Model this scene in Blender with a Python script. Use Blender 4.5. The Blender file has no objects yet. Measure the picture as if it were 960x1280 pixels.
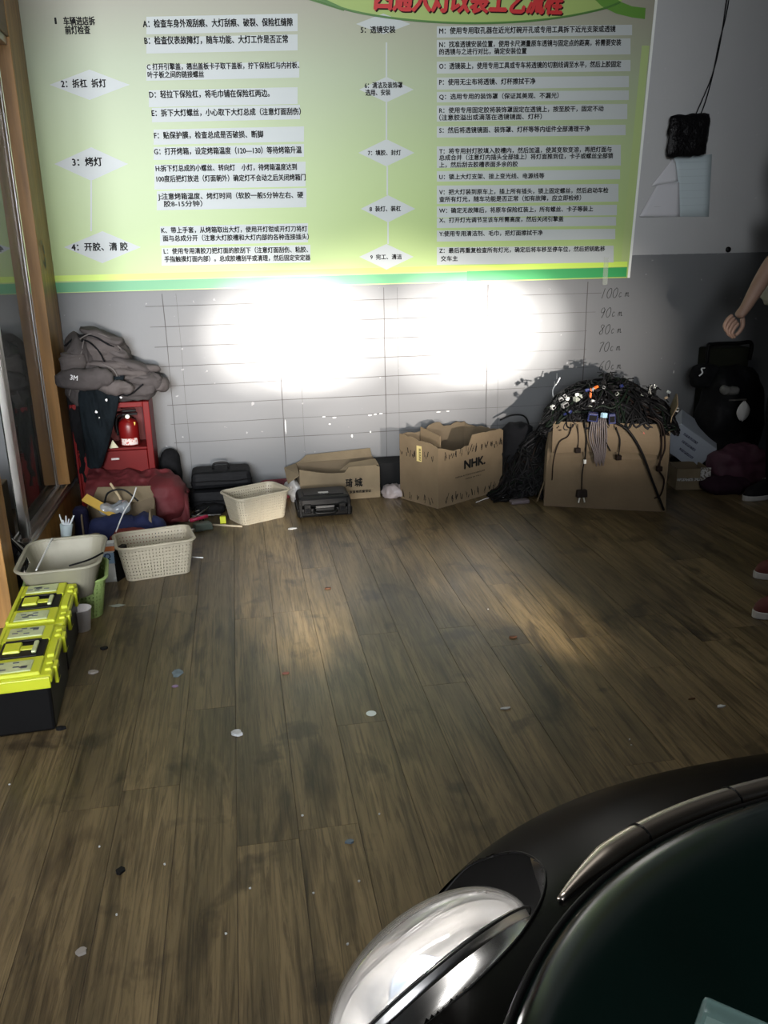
import bpy, bmesh, math, random
from math import sin, cos, pi, radians as R
from mathutils import Vector as V, Matrix, noise
random.seed(7)
S = bpy.context.scene
COL = S.collection

# ------------------------------------------------------------------ camera
# solved from the 10 cm lines, the 56 cm verticals and the planks: wall = plane y 0, floor = z 0
FPX, PIT, YAW, ROLL = 1054.38, .305872, .165521, -.0205327
CAM = V((0, -4.46399, 1.26769))
_fw = V((sin(YAW)*cos(PIT), cos(YAW)*cos(PIT), -sin(PIT)))
_r = V((cos(YAW), -sin(YAW), 0)); _u = _r.cross(_fw)
_r2 = cos(ROLL)*_r + sin(ROLL)*_u; _u2 = -sin(ROLL)*_r + cos(ROLL)*_u
cd = bpy.data.cameras.new('camera'); cam = bpy.data.objects.new('camera', cd); COL.objects.link(cam)
cd.sensor_fit = 'VERTICAL'; cd.sensor_height = 36; cd.sensor_width = 27; cd.lens = FPX*36/1280
cd.clip_start = .02; cd.clip_end = 100
m = Matrix((_r2, _u2, -_fw)).transposed().to_4x4(); m.translation = CAM
cam.matrix_world = m; S.camera = cam
def ray(x, y): return _fw + _r2*((x-480)/FPX) - _u2*((y-640)/FPX)
def atz(x, y, z=0.): d = ray(x, y); return CAM + d*((z-CAM.z)/d.z)
def aty(x, y, Y=0.): d = ray(x, y); return CAM + d*((Y-CAM.y)/d.y)

# ------------------------------------------------------------------ world, exposure, lights
S.view_settings.view_transform = 'Standard'; S.view_settings.look = 'None'
S.view_settings.gamma = 1; S.view_settings.use_curve_mapping = False
S.view_settings.exposure = 0.0
S.cycles.use_denoising = True
W = bpy.data.worlds.new('world'); S.world = W; W.use_nodes = True
bg = W.node_tree.nodes['Background']; bg.inputs[0].default_value = (.75, .85, 1, 1); bg.inputs[1].default_value = .22
def light(name, kind, loc, tgt, power, color=(1, 1, 1), **k):
    d = bpy.data.lights.new(name, kind); d.energy = power; d.color = color
    for a, b in k.items(): setattr(d, a, b)
    o = bpy.data.objects.new(name, d); COL.objects.link(o); o.location = loc
    o.rotation_euler = (V(tgt)-V(loc)).to_track_quat('-Z', 'Y').to_euler(); return o
# daylight that enters by the open shop front behind the car
light('daylight_at_shop_front', 'AREA', (-1.2, -8.0, 2.0), (-.25, 0, 1.45), 61, (.93, .96, 1), shape='RECTANGLE', size=2.2, size_y=2.2, spread=R(45))
light('overhead_fill_light', 'AREA', (-.3, -3.1, 3.32), (-.3, -3.0, 0), 25, (1, .97, .92), shape='RECTANGLE', size=1.8, size_y=.35, spread=R(130))  # added overhead fill to brighten floor and poster; no real tube lamp here
# beams of the two headlamps (the lamps are built with the car)
LAMPS = [((.105, -3.815, .666), (.32, 0, .83)), ((1.475, -3.815, .666), (1.27, 0, .81))]
for src, tg in LAMPS:
    for dx, pw in ((-.20, 1900), (.02, 3600), (.22, 1900)):
        light('headlamp_beam', 'SPOT', src, (tg[0]+dx, 0, tg[2]), pw, (1, .94, .87), spot_size=R(11), spot_blend=1, shadow_soft_size=.02)
    light('headlamp_low_beam', 'SPOT', src, (.17, -1.35, 0) if tg[0] < 1 else (.90, -1.55, 0), 850, (1, .88, .74), spot_size=R(14), spot_blend=1, shadow_soft_size=.02)
    for dx in ((-.55, -.05, .45) if tg[0] < 1 else (-.45, .05, .55)):
        light('headlamp_spread', 'SPOT', src, (tg[0]+dx, 0, tg[2]-.12), 480, (1, .90, .82), spot_size=R(21), spot_blend=1, shadow_soft_size=.02)

# ------------------------------------------------------------------ material helper
MAT = {}
def mat(name, col=(.5, .5, .5), rough=.6, metal=0, noise_amt=0, nscale=8, stretch=(1, 1, 1), col2=None, bump=0, bscale=40,
        trans=0, ior=1.45, spec=.5, emit=0, ecol=None, alpha=1, coat=0, lo=.35, hi=.65):
    if name in MAT: return MAT[name]
    if max(col) < .06 and spec == .5 and not metal: col = tuple(c*.45 for c in col); spec = .16
    m = bpy.data.materials.new(name); m.use_nodes = True; nt = m.node_tree; N = nt.nodes; L = nt.links
    b = N['Principled BSDF']; I = b.inputs
    I['Base Color'].default_value = (*col, 1); I['Roughness'].default_value = rough; I['Metallic'].default_value = metal
    I['IOR'].default_value = ior; I['Specular IOR Level'].default_value = spec
    I['Transmission Weight'].default_value = trans; I['Alpha'].default_value = alpha; I['Coat Weight'].default_value = coat
    if emit: I['Emission Color'].default_value = (*(ecol or col), 1); I['Emission Strength'].default_value = emit
    tc = N.new('ShaderNodeTexCoord'); mp = N.new('ShaderNodeMapping'); mp.inputs['Scale'].default_value = stretch
    L.new(tc.outputs['Object'], mp.inputs[0])
    if col2 or noise_amt:
        c2 = col2 or tuple(c*(1-noise_amt) for c in col)
        n = N.new('ShaderNodeTexNoise'); n.inputs['Scale'].default_value = nscale; n.inputs['Detail'].default_value = 5
        L.new(mp.outputs[0], n.inputs['Vector'])
        r = N.new('ShaderNodeValToRGB'); r.color_ramp.elements[0].position = lo; r.color_ramp.elements[1].position = hi
        r.color_ramp.elements[0].color = (*c2, 1); r.color_ramp.elements[1].color = (*col, 1)
        L.new(n.outputs['Fac'], r.inputs[0]); L.new(r.outputs[0], I['Base Color'])
    if bump:
        n2 = N.new('ShaderNodeTexNoise'); n2.inputs['Scale'].default_value = bscale; n2.inputs['Detail'].default_value = 4
        L.new(mp.outputs[0], n2.inputs['Vector'])
        bp = N.new('ShaderNodeBump'); bp.inputs['Strength'].default_value = bump; bp.inputs['Distance'].default_value = .01
        L.new(n2.outputs['Fac'], bp.inputs['Height']); L.new(bp.outputs[0], I['Normal'])
    MAT[name] = m; return m

# ------------------------------------------------------------------ mesh helpers
class MB:
    def __init__(s): s.v = []; s.f = []; s.mi = []
    def add(s, vs, fs, mi=0):
        o = len(s.v); s.v += [tuple(v) for v in vs]; s.f += [tuple(i+o for i in f) for f in fs]; s.mi += [mi]*len(fs); return s
    def box(s, x0, x1, y0, y1, z0, z1, mi=0, tp=1., M=None):
        cx, cy = (x0+x1)/2, (y0+y1)/2
        vs = [V((x, y, z0)) for x, y in ((x0, y0), (x1, y0), (x1, y1), (x0, y1))]
        vs += [V((cx+(x-cx)*tp, cy+(y-cy)*tp, z1)) for x, y in ((x0, y0), (x1, y0), (x1, y1), (x0, y1))]
        if M: vs = [M @ v for v in vs]
        return s.add(vs, [(3, 2, 1, 0), (4, 5, 6, 7), (0, 1, 5, 4), (1, 2, 6, 5), (2, 3, 7, 6), (3, 0, 4, 7)], mi)
    def tube(s, pts, r, n=8, mi=0, cap=True, rs=None):
        pts = [V(p) for p in pts]; k = len(pts); vs = []; up = None
        for i, p in enumerate(pts):
            t = (pts[min(i+1, k-1)]-pts[max(i-1, 0)]).normalized()
            if up is None: up = t.orthogonal().normalized()
            up = (up - t*up.dot(t)); up = up.normalized() if up.length > 1e-6 else t.orthogonal().normalized()
            w = t.cross(up); rr = rs[i] if rs else r
            vs += [p+(up*cos(a)+w*sin(a))*rr for a in [2*pi*j/n for j in range(n)]]
        fs = [(i*n+j, i*n+(j+1) % n, (i+1)*n+(j+1) % n, (i+1)*n+j) for i in range(k-1) for j in range(n)]
        if cap: fs += [tuple(range(n))[::-1], tuple((k-1)*n+j for j in range(n))]
        return s.add(vs, fs, mi)
    def lathe(s, prof, n=24, mi=0, M=None):       # prof: (r, z)
        vs = [V((r*cos(2*pi*j/n), r*sin(2*pi*j/n), z)) for r, z in prof for j in range(n)]
        if M: vs = [M @ v for v in vs]
        k = len(prof)
        fs = [(i*n+j, i*n+(j+1) % n, (i+1)*n+(j+1) % n, (i+1)*n+j) for i in range(k-1) for j in range(n)]
        if prof[0][0] > 1e-5: fs.append(tuple(range(n))[::-1])
        if prof[-1][0] > 1e-5: fs.append(tuple((k-1)*n+j for j in range(n)))
        return s.add(vs, fs, mi)
    def grid(s, fn, nu, nv, mi=0, closeu=False, keep=None):
        vs = [fn(i/nu if closeu else i/(nu-1), j/(nv-1)) for j in range(nv) for i in range(nu)]
        fs = [(j*nu+i, j*nu+(i+1) % nu, (j+1)*nu+(i+1) % nu, (j+1)*nu+i) for j in range(nv-1) for i in range(nu if closeu else nu-1) if keep is None or keep(i, j)]
        return s.add(vs, fs, mi)
    def prism(s, poly, z0, z1, mi=0, M=None):
        n = len(poly); vs = [V((x, y, z0)) for x, y in poly]+[V((x, y, z1)) for x, y in poly]
        if M: vs = [M @ v for v in vs]
        return s.add(vs, [tuple(range(n))[::-1], tuple(range(n, 2*n))]+[(i, (i+1) % n, n+(i+1) % n, n+i) for i in range(n)], mi)
    def build(s, name, mats, parent=None, smooth=False, loc=None, rz=0, bevel=0, solid=0, subd=0, auto=None, weld=False):
        me = bpy.data.meshes.new(name); me.from_pydata(s.v, [], s.f)
        for mm in (mats if isinstance(mats, (list, tuple)) else [mats]): me.materials.append(mm)
        me.polygons.foreach_set('material_index', s.mi)
        b = bmesh.new(); b.from_mesh(me)
        if weld: bmesh.ops.remove_doubles(b, verts=b.verts, dist=1e-5)
        bmesh.ops.recalc_face_normals(b, faces=b.faces); b.to_mesh(me); b.free()
        if smooth: me.polygons.foreach_set('use_smooth', [True]*len(me.polygons))
        o = bpy.data.objects.new(name, me); COL.objects.link(o)
        if loc is not None: o.location = loc
        o.rotation_euler.z = rz
        if parent: o.parent = parent
        if solid: q = o.modifiers.new('s', 'SOLIDIFY'); q.thickness = solid; q.offset = 0
        if bevel:
            q = o.modifiers.new('b', 'BEVEL'); q.width = bevel; q.segments = 2; q.limit_method = 'ANGLE'; q.angle_limit = R(40)
        if subd: q = o.modifiers.new('d', 'SUBSURF'); q.levels = subd; q.render_levels = subd
        return o
def tag(o, label=None, cat=None, group=None, kind=None):
    for k, v in (('label', label), ('category', cat), ('group', group), ('kind', kind)):
        if v: o[k] = v
    return o
def thing(name, label, cat, loc=(0, 0, 0), rz=0, group=None):
    o = bpy.data.objects.new(name, None); COL.objects.link(o); o.empty_display_size = .05
    o.location = loc; o.rotation_euler = (0, 0, rz); return tag(o, label, cat, group)
def boxo(name, m, dims, parent=None, loc=None, rz=0, bevel=0):
    return MB().box(*dims).build(name, m, parent, loc=loc, rz=rz, bevel=bevel)
def catmull(P, n=8):
    P = [V(p) for p in P]; Q = [2*P[0]-P[1]]+P+[2*P[-1]-P[-2]]; out = []
    for i in range(1, len(Q)-2):
        a, b, c, d = Q[i-1:i+3]
        for k in range(n):
            t = k/n; out.append(.5*((2*b)+(c-a)*t+(2*a-5*b+4*c-d)*t*t+(3*b-a-3*c+d)*t**3))
    return out+[P[-1]]
def fbm(p, s=1., o=4): return noise.fractal(V(p)*s, 1., 2., o)

# text: made as flat curves, measured once, then turned into meshes on their surface
TXT = []
def text(s, name, m, parent, origin, ux, uy, height, width=None, bold=.0, off=.0012, shear=0, extra=None):
    c = bpy.data.curves.new(name, 'FONT'); c.body = s; c.size = 1; c.resolution_u = 2; c.shear = shear
    o = bpy.data.objects.new(name, c); COL.objects.link(o)
    TXT.append((o, name, m, parent, V(origin), V(ux).normalized(), V(uy).normalized(), height, width, off, extra, bold))
def flush_text():
    dg = bpy.context.evaluated_depsgraph_get(); dg.update()
    for o, name, m, parent, org, ux, uy, h, w, off, extra, bold in TXT:
        me = bpy.data.meshes.new_from_object(o.evaluated_get(dg))
        cu = o.data; bpy.data.objects.remove(o); bpy.data.curves.remove(cu)
        if not me.vertices: continue
        xs = [v.co.x for v in me.vertices]; x0 = min(xs); ww = max(xs)-x0 or 1
        sx = (w/ww) if w else h; n = ux.cross(uy)
        for v in me.vertices:
            c = v.co; v.co = org + ux*((c.x-x0)*sx) + uy*(c.y*h) + n*off
        if bold:
            n_ = len(me.vertices); co = [v.co.copy() for v in me.vertices]; fs = [tuple(p.vertices) for p in me.polygons]
            vs = []; ff = []
            for k, (a, b_) in enumerate(((-1, 0), (1, 0), (0, .8), (0, -.8))):
                vs += [c+ux*(a*bold*h)+uy*(b_*bold*h)+n*(.00004*k) for c in co]; ff += [tuple(i+k*n_ for i in f) for f in fs]
            me = bpy.data.meshes.new(name); me.from_pydata(vs, [], ff)
        me.materials.clear(); me.materials.append(m)
        q = bpy.data.objects.new(name, me); COL.objects.link(q)
        if parent: q.parent = parent
        if extra: tag(q, **extra)

# ------------------------------------------------------------------ common materials
M_black = mat('black_plastic', (.012, .012, .013), .42)
M_dark = mat('dark_fabric', (.02, .021, .024), .9, noise_amt=.5, nscale=20, bump=.4)
M_alu = mat('aluminium', (.62, .60, .57), .32, 1, noise_amt=.25, nscale=3, stretch=(1, 1, .2))
M_wood = mat('varnished_wood', (.46, .24, .075), .38, noise_amt=.35, nscale=6, stretch=(6, 6, .5), bump=.05)
M_card = mat('corrugated_cardboard', (.19, .14, .082), .85, noise_amt=.18, nscale=5, bump=.15, bscale=60)
M_card2 = mat('faded_cardboard', (.205, .16, .098), .85, noise_amt=.22, nscale=6, bump=.2, bscale=50)
M_cardin = mat('cardboard_inside', (.15, .115, .072), .9, noise_amt=.2, nscale=5)
M_ink = mat('black_print', (.012, .012, .012), .8)
M_cream = mat('cream_plastic', (.42, .38, .29), .5, noise_amt=.08, nscale=12)
M_white = mat('white_paper', (.72, .73, .74), .7)

# ------------------------------------------------------------------ floor and room shell
# planks: real boards with open joints; the colour varies board by board
def plank_material():
    m = bpy.data.materials.new('worn_oak_plank'); m.use_nodes = True; nt = m.node_tree; N = nt.nodes; L = nt.links
    b = N['Principled BSDF']
    g = N.new('ShaderNodeNewGeometry'); oi = N.new('ShaderNodeObjectInfo')
    add = N.new('ShaderNodeVectorMath'); add.operation = 'ADD'
    sc = N.new('ShaderNodeVectorMath'); sc.operation = 'SCALE'; sc.inputs['Scale'].default_value = 37.
    cx = N.new('ShaderNodeCombineXYZ'); L.new(oi.outputs['Random'], cx.inputs[0]); L.new(oi.outputs['Random'], cx.inputs[1])
    L.new(cx.outputs[0], sc.inputs[0]); L.new(g.outputs['Position'], add.inputs[0]); L.new(sc.outputs[0], add.inputs[1])
    def nz(scale, stretch, src, det=6, rough=.6, dist=0):
        mp = N.new('ShaderNodeMapping'); mp.inputs['Scale'].default_value = stretch; L.new(src, mp.inputs[0])
        n = N.new('ShaderNodeTexNoise'); n.inputs['Scale'].default_value = scale; n.inputs['Detail'].default_value = det
        n.inputs['Roughness'].default_value = rough; n.inputs['Distortion'].default_value = dist; L.new(mp.outputs[0], n.inputs['Vector']); return n.outputs['Fac']
    def ramp(src, p0, c0, p1, c1):
        r = N.new('ShaderNodeValToRGB'); e = r.color_ramp.elements; e[0].position = p0; e[0].color = (*c0, 1); e[1].position = p1; e[1].color = (*c1, 1)
        L.new(src, r.inputs[0]); return r.outputs[0]
    def mul(a, c, f=1.):
        x = N.new('ShaderNodeMix'); x.data_type = 'RGBA'; x.blend_type = 'MULTIPLY'; x.inputs[0].default_value = f
        L.new(a, x.inputs[6]); L.new(c, x.inputs[7]); return x.outputs[2]
    base = ramp(nz(3.2, (3.2, .35, 1), add.outputs[0], 6, .6, .4), .30, (.070, .055, .029), .70, (.225, .172, .094))
    grain = ramp(nz(11, (7, .28, 1), add.outputs[0], 8, .72, 1.2), .38, (.34, .32, .29), .56, (1, 1, 1))
    knots = ramp(nz(3.0, (2.6, .5, 1), add.outputs[0], 4, .6, .8), .33, (.30, .27, .25), .47, (1, 1, 1))
    stain = ramp(nz(5.5, (1, .9, 1), g.outputs['Position'], 4, .55, .3), .33, (.36, .35, .36), .41, (1, 1, 1))
    dirt = ramp(nz(1.1, (1, 1, 1), g.outputs['Position'], 4), .35, (.72, .70, .68), .7, (1.1, 1.08, 1.04))
    tone = ramp(oi.outputs['Random'], 0, (.88, .86, .80), 1, (1.10, 1.08, 1.04))
    c = mul(mul(mul(mul(mul(base, grain, .9), knots, .85), stain, .8), dirt, 1), tone, 1)
    L.new(c, b.inputs['Base Color'])
    rr = N.new('ShaderNodeMapRange'); rr.inputs[3].default_value = .27; rr.inputs[4].default_value = .50
    L.new(nz(5, (1, .6, 1), g.outputs['Position'], 4), rr.inputs[0]); L.new(rr.outputs[0], b.inputs['Roughness'])
    bp = N.new('ShaderNodeBump'); bp.inputs['Strength'].default_value = .18; bp.inputs['Distance'].default_value = .004
    L.new(nz(18, (6, .4, 1), add.outputs[0], 6), bp.inputs['Height']); L.new(bp.outputs[0], b.inputs['Normal'])
    b.inputs['Specular IOR Level'].default_value = .5
    return m
M_plank = plank_material()
X0, X1, YB = -2.3, 4.2, -7.6
floor = boxo('floor', mat('floor_gap', (.06, .045, .03), .8), (X0, X1, YB, 0, -.06, -.002)); tag(floor, kind='structure')
PW = .1385; meshes = {}
def plank_mesh(l):
    l = round(l, 2)
    if l not in meshes:
        w = PW-.0007; e = .0005; mb = MB()
        vs = [(0, 0, -.004), (w, 0, -.004), (w, l, -.004), (0, l, -.004), (e, e, 0), (w-e, e, 0), (w-e, l-e, 0), (e, l-e, 0)]
        mb.add(vs, [(4, 5, 6, 7), (0, 1, 5, 4), (1, 2, 6, 5), (2, 3, 7, 6), (3, 0, 4, 7)])
        me = bpy.data.meshes.new('plank'); me.from_pydata(mb.v, [], mb.f); me.materials.append(M_plank); meshes[l] = me
    return meshes[l]
k = 0; x = .475-PW*12; rnd = random.Random(3); npl = 0
while x < 3.55:
    y = -.0 - rnd.uniform(.15, 1.2); ytop = 0.
    while ytop > -4.9:
        o = bpy.data.objects.new('plank', plank_mesh(ytop-y-.002)); COL.objects.link(o); o.location = (x, y, 0); o.parent = floor; npl += 1
        ytop = y; y -= 1.22
    x += PW
# boards under the car and behind, past the part the photograph can show
mb = MB()
for i in range(60):
    xx = X0+.02+i*PW
    if xx > X1-.15: break
    for yy in (-6.2, -7.5): mb.box(xx, xx+PW-.003, yy, yy+1.2, -.006, -.001)
for i in range(8): mb.box(X0+.02+i*PW, X0+.02+i*PW+PW-.003, -4.9, -.02, -.006, -.001)
for i in range(4): mb.box(3.6+i*PW, 3.6+i*PW+PW-.003, -4.9, -.02, -.006, -.001)
r_ = mb.build('outer_planks', M_plank, floor); r_['kind'] = 'stuff'

def wall_material():
    m = bpy.data.materials.new('painted_wall'); m.use_nodes = True; nt = m.node_tree; N = nt.nodes; L = nt.links; b = N['Principled BSDF']
    g = N.new('ShaderNodeNewGeometry'); sep = N.new('ShaderNodeSeparateXYZ'); L.new(g.outputs['Position'], sep.inputs[0])
    def nz(scale, det=5, rough=.6):
        n = N.new('ShaderNodeTexNoise'); n.inputs['Scale'].default_value = scale; n.inputs['Detail'].default_value = det; n.inputs['Roughness'].default_value = rough
        L.new(g.outputs['Position'], n.inputs['Vector']); return n.outputs['Fac']
    def mth(op, a, bb):
        x = N.new('ShaderNodeMath'); x.operation = op
        for i, q in enumerate((a, bb)):
            if isinstance(q, (int, float)): x.inputs[i].default_value = q
            else: L.new(q, x.inputs[i])
        return x.outputs[0]
    def mix(f, a, c, bt='MIX'):
        x = N.new('ShaderNodeMix'); x.data_type = 'RGBA'; x.blend_type = bt
        if isinstance(f, (int, float)): x.inputs[0].default_value = f
        else: L.new(f, x.inputs[0])
        for i, q in ((6, a), (7, c)):
            if isinstance(q, tuple): x.inputs[i].default_value = (*q, 1)
            else: L.new(q, x.inputs[i])
        return x.outputs[2]
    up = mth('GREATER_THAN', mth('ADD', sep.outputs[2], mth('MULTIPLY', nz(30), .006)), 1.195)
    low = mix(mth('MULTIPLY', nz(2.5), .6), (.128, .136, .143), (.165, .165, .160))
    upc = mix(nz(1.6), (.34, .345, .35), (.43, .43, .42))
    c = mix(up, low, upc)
    # scuffs and chips of their own
    sc = N.new('ShaderNodeValToRGB'); sc.color_ramp.elements[0].position = .70; sc.color_ramp.elements[1].position = .73
    L.new(nz(26, 3, .5), sc.inputs[0]); c = mix(mth('MULTIPLY', sc.outputs[0], .35), c, (.5, .5, .5))
    sd = N.new('ShaderNodeValToRGB'); sd.color_ramp.elements[0].position = .66; sd.color_ramp.elements[1].position = .8
    L.new(nz(5, 6, .7), sd.inputs[0]); c = mix(mth('MULTIPLY', sd.outputs[0], .5), c, (.10, .10, .11))
    L.new(c, b.inputs['Base Color']); b.inputs['Roughness'].default_value = .55
    bp = N.new('ShaderNodeBump'); bp.inputs['Strength'].default_value = .12; bp.inputs['Distance'].default_value = .01
    L.new(nz(9), bp.inputs['Height']); L.new(bp.outputs[0], b.inputs['Normal'])
    return m
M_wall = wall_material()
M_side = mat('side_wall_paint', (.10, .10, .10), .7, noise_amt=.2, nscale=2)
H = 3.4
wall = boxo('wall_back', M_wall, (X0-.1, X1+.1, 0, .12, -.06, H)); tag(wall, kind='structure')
o = boxo('wall_left', M_side, (X0-.12, X0, YB, 0, -.06, H)); tag(o, kind='structure')
o = boxo('wall_right', M_side, (X1, X1+.12, YB, 0, -.06, H)); tag(o, kind='structure')
o = boxo('ceiling', mat('dark_ceiling', (.05, .052, .05), .9), (X0-.12, X1+.12, YB, .12, H, H+.1)); tag(o, kind='structure')
o = boxo('baseboard_back', mat('dark_skirting', (.05, .05, .052), .6, noise_amt=.4), (-.86, X1-.01, -.012, -.001, 0, .05)); tag(o, kind='structure')

# measuring lines drawn on the wall: 10 cm rungs and 56 cm uprights, with a thin second upright
M_line = mat('marker_line', (.07, .065, .065), .8)
def wline(a, b_, w, wob=.002):
    a = V(a); b_ = V(b_); d = (b_-a); n = max(2, int(d.length/.12)); t = d.normalized(); s = V((-t.z, 0, t.x))
    vs = []; w *= .75
    for i in range(n+1):
        p = a+d*(i/n); p = p + s*(fbm((p.x*3, 7.1, p.z*3))*wob); ww = w*(.7+.6*random.random())
        vs += [p+s*ww/2, p-s*ww/2]
    return MB().add([(v.x, -.0012, v.z) for v in vs], [(2*i, 2*i+1, 2*i+3, 2*i+2) for i in range(n)])
for i in range(8):
    z = 1.0-.1*i if i < 7 else .3
    if i == 7: z = .3
    xa, xb = (-.44, 1.93)
    wline((xa+.09*abs(sin(i*3)), 0, z), (1.10, 0, z), .0038).build('measuring_line', M_line, wall)
    wline((1.10, 0, z+.001), (xb+.04*cos(i*5), 0, z-.001), .0026).build('measuring_line', M_line, wall)
for xx, w, z0 in ((-.353, .0035, .05), (-.285, .002, .08), (.213, .0045, .06), (.318, .0018, .1), (.768, .0045, .1), (.84, .0015, .2), (1.33, .006, .2), (1.395, .002, .2), (1.888, .0065, .3)):
    wline((xx, 0, z0), (xx, 0, 1.06), w).build('measuring_upright', M_line, wall)

# hand-written heights
GL = {'0': [[(.5, 1), (.15, .75), (.05, .35), (.3, 0), (.65, .1), (.8, .5), (.7, .9), (.45, 1)]],
      '1': [[(.55, 1), (.45, .6), (.3, 0)]], '9': [[(.75, .75), (.5, 1), (.15, .8), (.2, .5), (.6, .55), (.75, .85), (.65, .4), (.4, -.05)]],
      '8': [[(.75, .85), (.45, 1), (.2, .8), (.6, .5), (.65, .15), (.3, 0), (.1, .2), (.5, .5), (.8, .9)]],
      '7': [[(.1, .9), (.8, 1), (.5, .5), (.35, 0)]], '6': [[(.7, 1), (.25, .65), (.08, .25), (.35, 0), (.65, .2), (.5, .45), (.15, .3)]],
      'c': [[(.6, .5), (.35, .6), (.15, .3), (.3, .05), (.65, .15)]],
      'm': [[(.1, .5), (.08, .05)], [(.1, .4), (.3, .55), (.38, .1)], [(.38, .4), (.62, .55), (.7, .1), (.95, .15)]]}
def hand(s, p, h, sl):
    mb = MB(); x = 0
    for ch in s:
        sz = h*(1 if ch.isdigit() else .85)
        for st in GL[ch]:
            pts = catmull([(p.x+x+(u*.62+v*.16)*sz, -.0016, p.z+v*sz+x*sl) for u, v in st], 4)
            mb.tube(pts, .0013, 4)
        x += h*(.66 if ch.isdigit() else .72)
    return mb.build('height_mark', mat('dark_pen', (.012, .012, .012), .8), wall)
for s, px, py in (('100cm', 750, 373), ('90cm', 749, 397), ('80cm', 748, 418), ('70cm', 747, 440), ('60cm', 748, 463)):
    hand(s, aty(px, py), .052, .02)
# paint chips and a drip on the wall
mb = MB()
for px, py, w, h in [(405, 521, 5, 1.5), (418, 522, 6, 2), (412, 530, 3, 2), (462, 519, 6, 2), (469, 518, 4, 2), (476, 517, 5, 1.5), (440, 545, 3, 5), (463, 540, 2, 3), (357, 533, 2, 22), (548, 515, 6, 1.5), (560, 514, 5, 1.5), (842, 465, 1.5, 4), (696, 470, 1.2, 10), (693, 480, 1, 8)]:
    c = aty(px, py); a, b2 = w*.0021, h*.0021
    mb.add([(c.x+a*cos(t)*(.7+.5*random.random()), -.0014, c.z+b2*sin(t)*(.7+.5*random.random())) for t in [j*pi/4 for j in range(8)]], [tuple(range(8))])
mb.build('paint_chips', mat('chipped_plaster', (.62, .62, .60), .8), wall)['kind'] = 'stuff'

# ------------------------------------------------------------------ wall poster (flat print on a board)
PYO = -.014
def poster_material():
    m = bpy.data.materials.new('printed_poster_sheet'); m.use_nodes = True; nt = m.node_tree; N = nt.nodes; L = nt.links; b = N['Principled BSDF']
    g = N.new('ShaderNodeNewGeometry'); sep = N.new('ShaderNodeSeparateXYZ'); L.new(g.outputs['Position'], sep.inputs[0])
    mr = N.new('ShaderNodeMapRange'); mr.inputs[1].default_value = 1.08; mr.inputs[2].default_value = 2.45; L.new(sep.outputs[2], mr.inputs[0])
    n = N.new('ShaderNodeTexNoise'); n.inputs['Scale'].default_value = 1.3; L.new(g.outputs['Position'], n.inputs['Vector'])
    ad = N.new('ShaderNodeMath'); ad.operation = 'MULTIPLY_ADD'; ad.inputs[1].default_value = .12; L.new(n.outputs['Fac'], ad.inputs[0]); L.new(mr.outputs[0], ad.inputs[2])
    r = N.new('ShaderNodeValToRGB'); e = r.color_ramp.elements
    e[0].position = .05; e[0].color = (.36, .50, .13, 1); e[1].position = 1.05; e[1].color = (.30, .29, .225, 1)
    for p_, c_ in ((.16, (.35, .47, .165)), (.45, (.355, .455, .205)), (.78, (.33, .385, .245))): q = e.new(p_); q.color = (*c_, 1)
    L.new(ad.outputs[0], r.inputs[0]); L.new(r.outputs[0], b.inputs['Base Color']); b.inputs['Roughness'].default_value = .42
    return m
TLx, TLz, BRx, BRz = -.93, 2.66, 2.13, 1.075
poster = thing('poster', 'large green printed process-chart poster with red title, mounted on the wall above the drawn lines', 'poster', (.6, 0, BRz))
def P(px, py): v = aty(px, py, PYO); return v
def psub(o): o.location -= poster.location; return o
q = MB(); c0 = aty(787, 350, PYO); c1 = aty(822, 0, PYO); ci = aty(-60, 368, PYO)
xr = lambda z: c0.x+(c1.x-c0.x)*(z-c0.z)/(c1.z-c0.z)
poly = [(-1.02, BRz+.003), (xr(BRz), BRz), (xr(2.66), 2.66), (-1.02, 2.66)]
q.add([(x, PYO, z) for x, z in poly]+[(x, -.002, z) for x, z in poly], [(0, 1, 2, 3), (7, 6, 5, 4), (0, 4, 5, 1), (1, 5, 6, 2), (2, 6, 7, 3), (3, 7, 4, 0)])
psub(q.build('poster_sheet', poster_material(), poster))
def flat(name, pts, mat_, off):
    n = len(pts); o = MB().add([(x, PYO-off, z) for x, z in pts], [tuple(range(n))]).build(name, mat_, poster); return psub(o)
M_strip = mat('pale_print', (.42, .45, .44), .42); M_green = mat('green_print', (.03, .30, .085), .42); M_lime = mat('lime_print', (.52, .72, .10), .42)
M_pale = mat('pale_green_print', (.06, .30, .12), .42)
def band(name, z0, z1, xa, xb, m_, off): flat(name, [(xa, z0), (xb, z0), (xb, z1), (xa, z1)], m_, off)
zb = BRz
band('green_border', zb+.006, zb+.052, -1.0, 1.21, M_pale, .0006); band('green_border', zb+.006, zb+.056, 1.21, xr(zb)-.02, M_green, .0006)
band('lime_border', zb+.058, zb+.085, -1.0, xr(zb)-.02, M_lime, .0006)
flat('side_border', [(xr(1.16)-.06, 1.16), (xr(1.16)-.02, 1.16), (xr(2.2)-.02, 2.2), (xr(2.2)-.06, 2.2)], mat('light_lime', (.37, .47, .19), .42), .0005)
flat('white_edge', [(xr(zb)-.014, zb), (xr(zb), zb), (xr(2.66), 2.66), (xr(2.66)-.014, 2.66)], mat('white_trim', (.75, .77, .72), .4), .0006)
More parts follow.
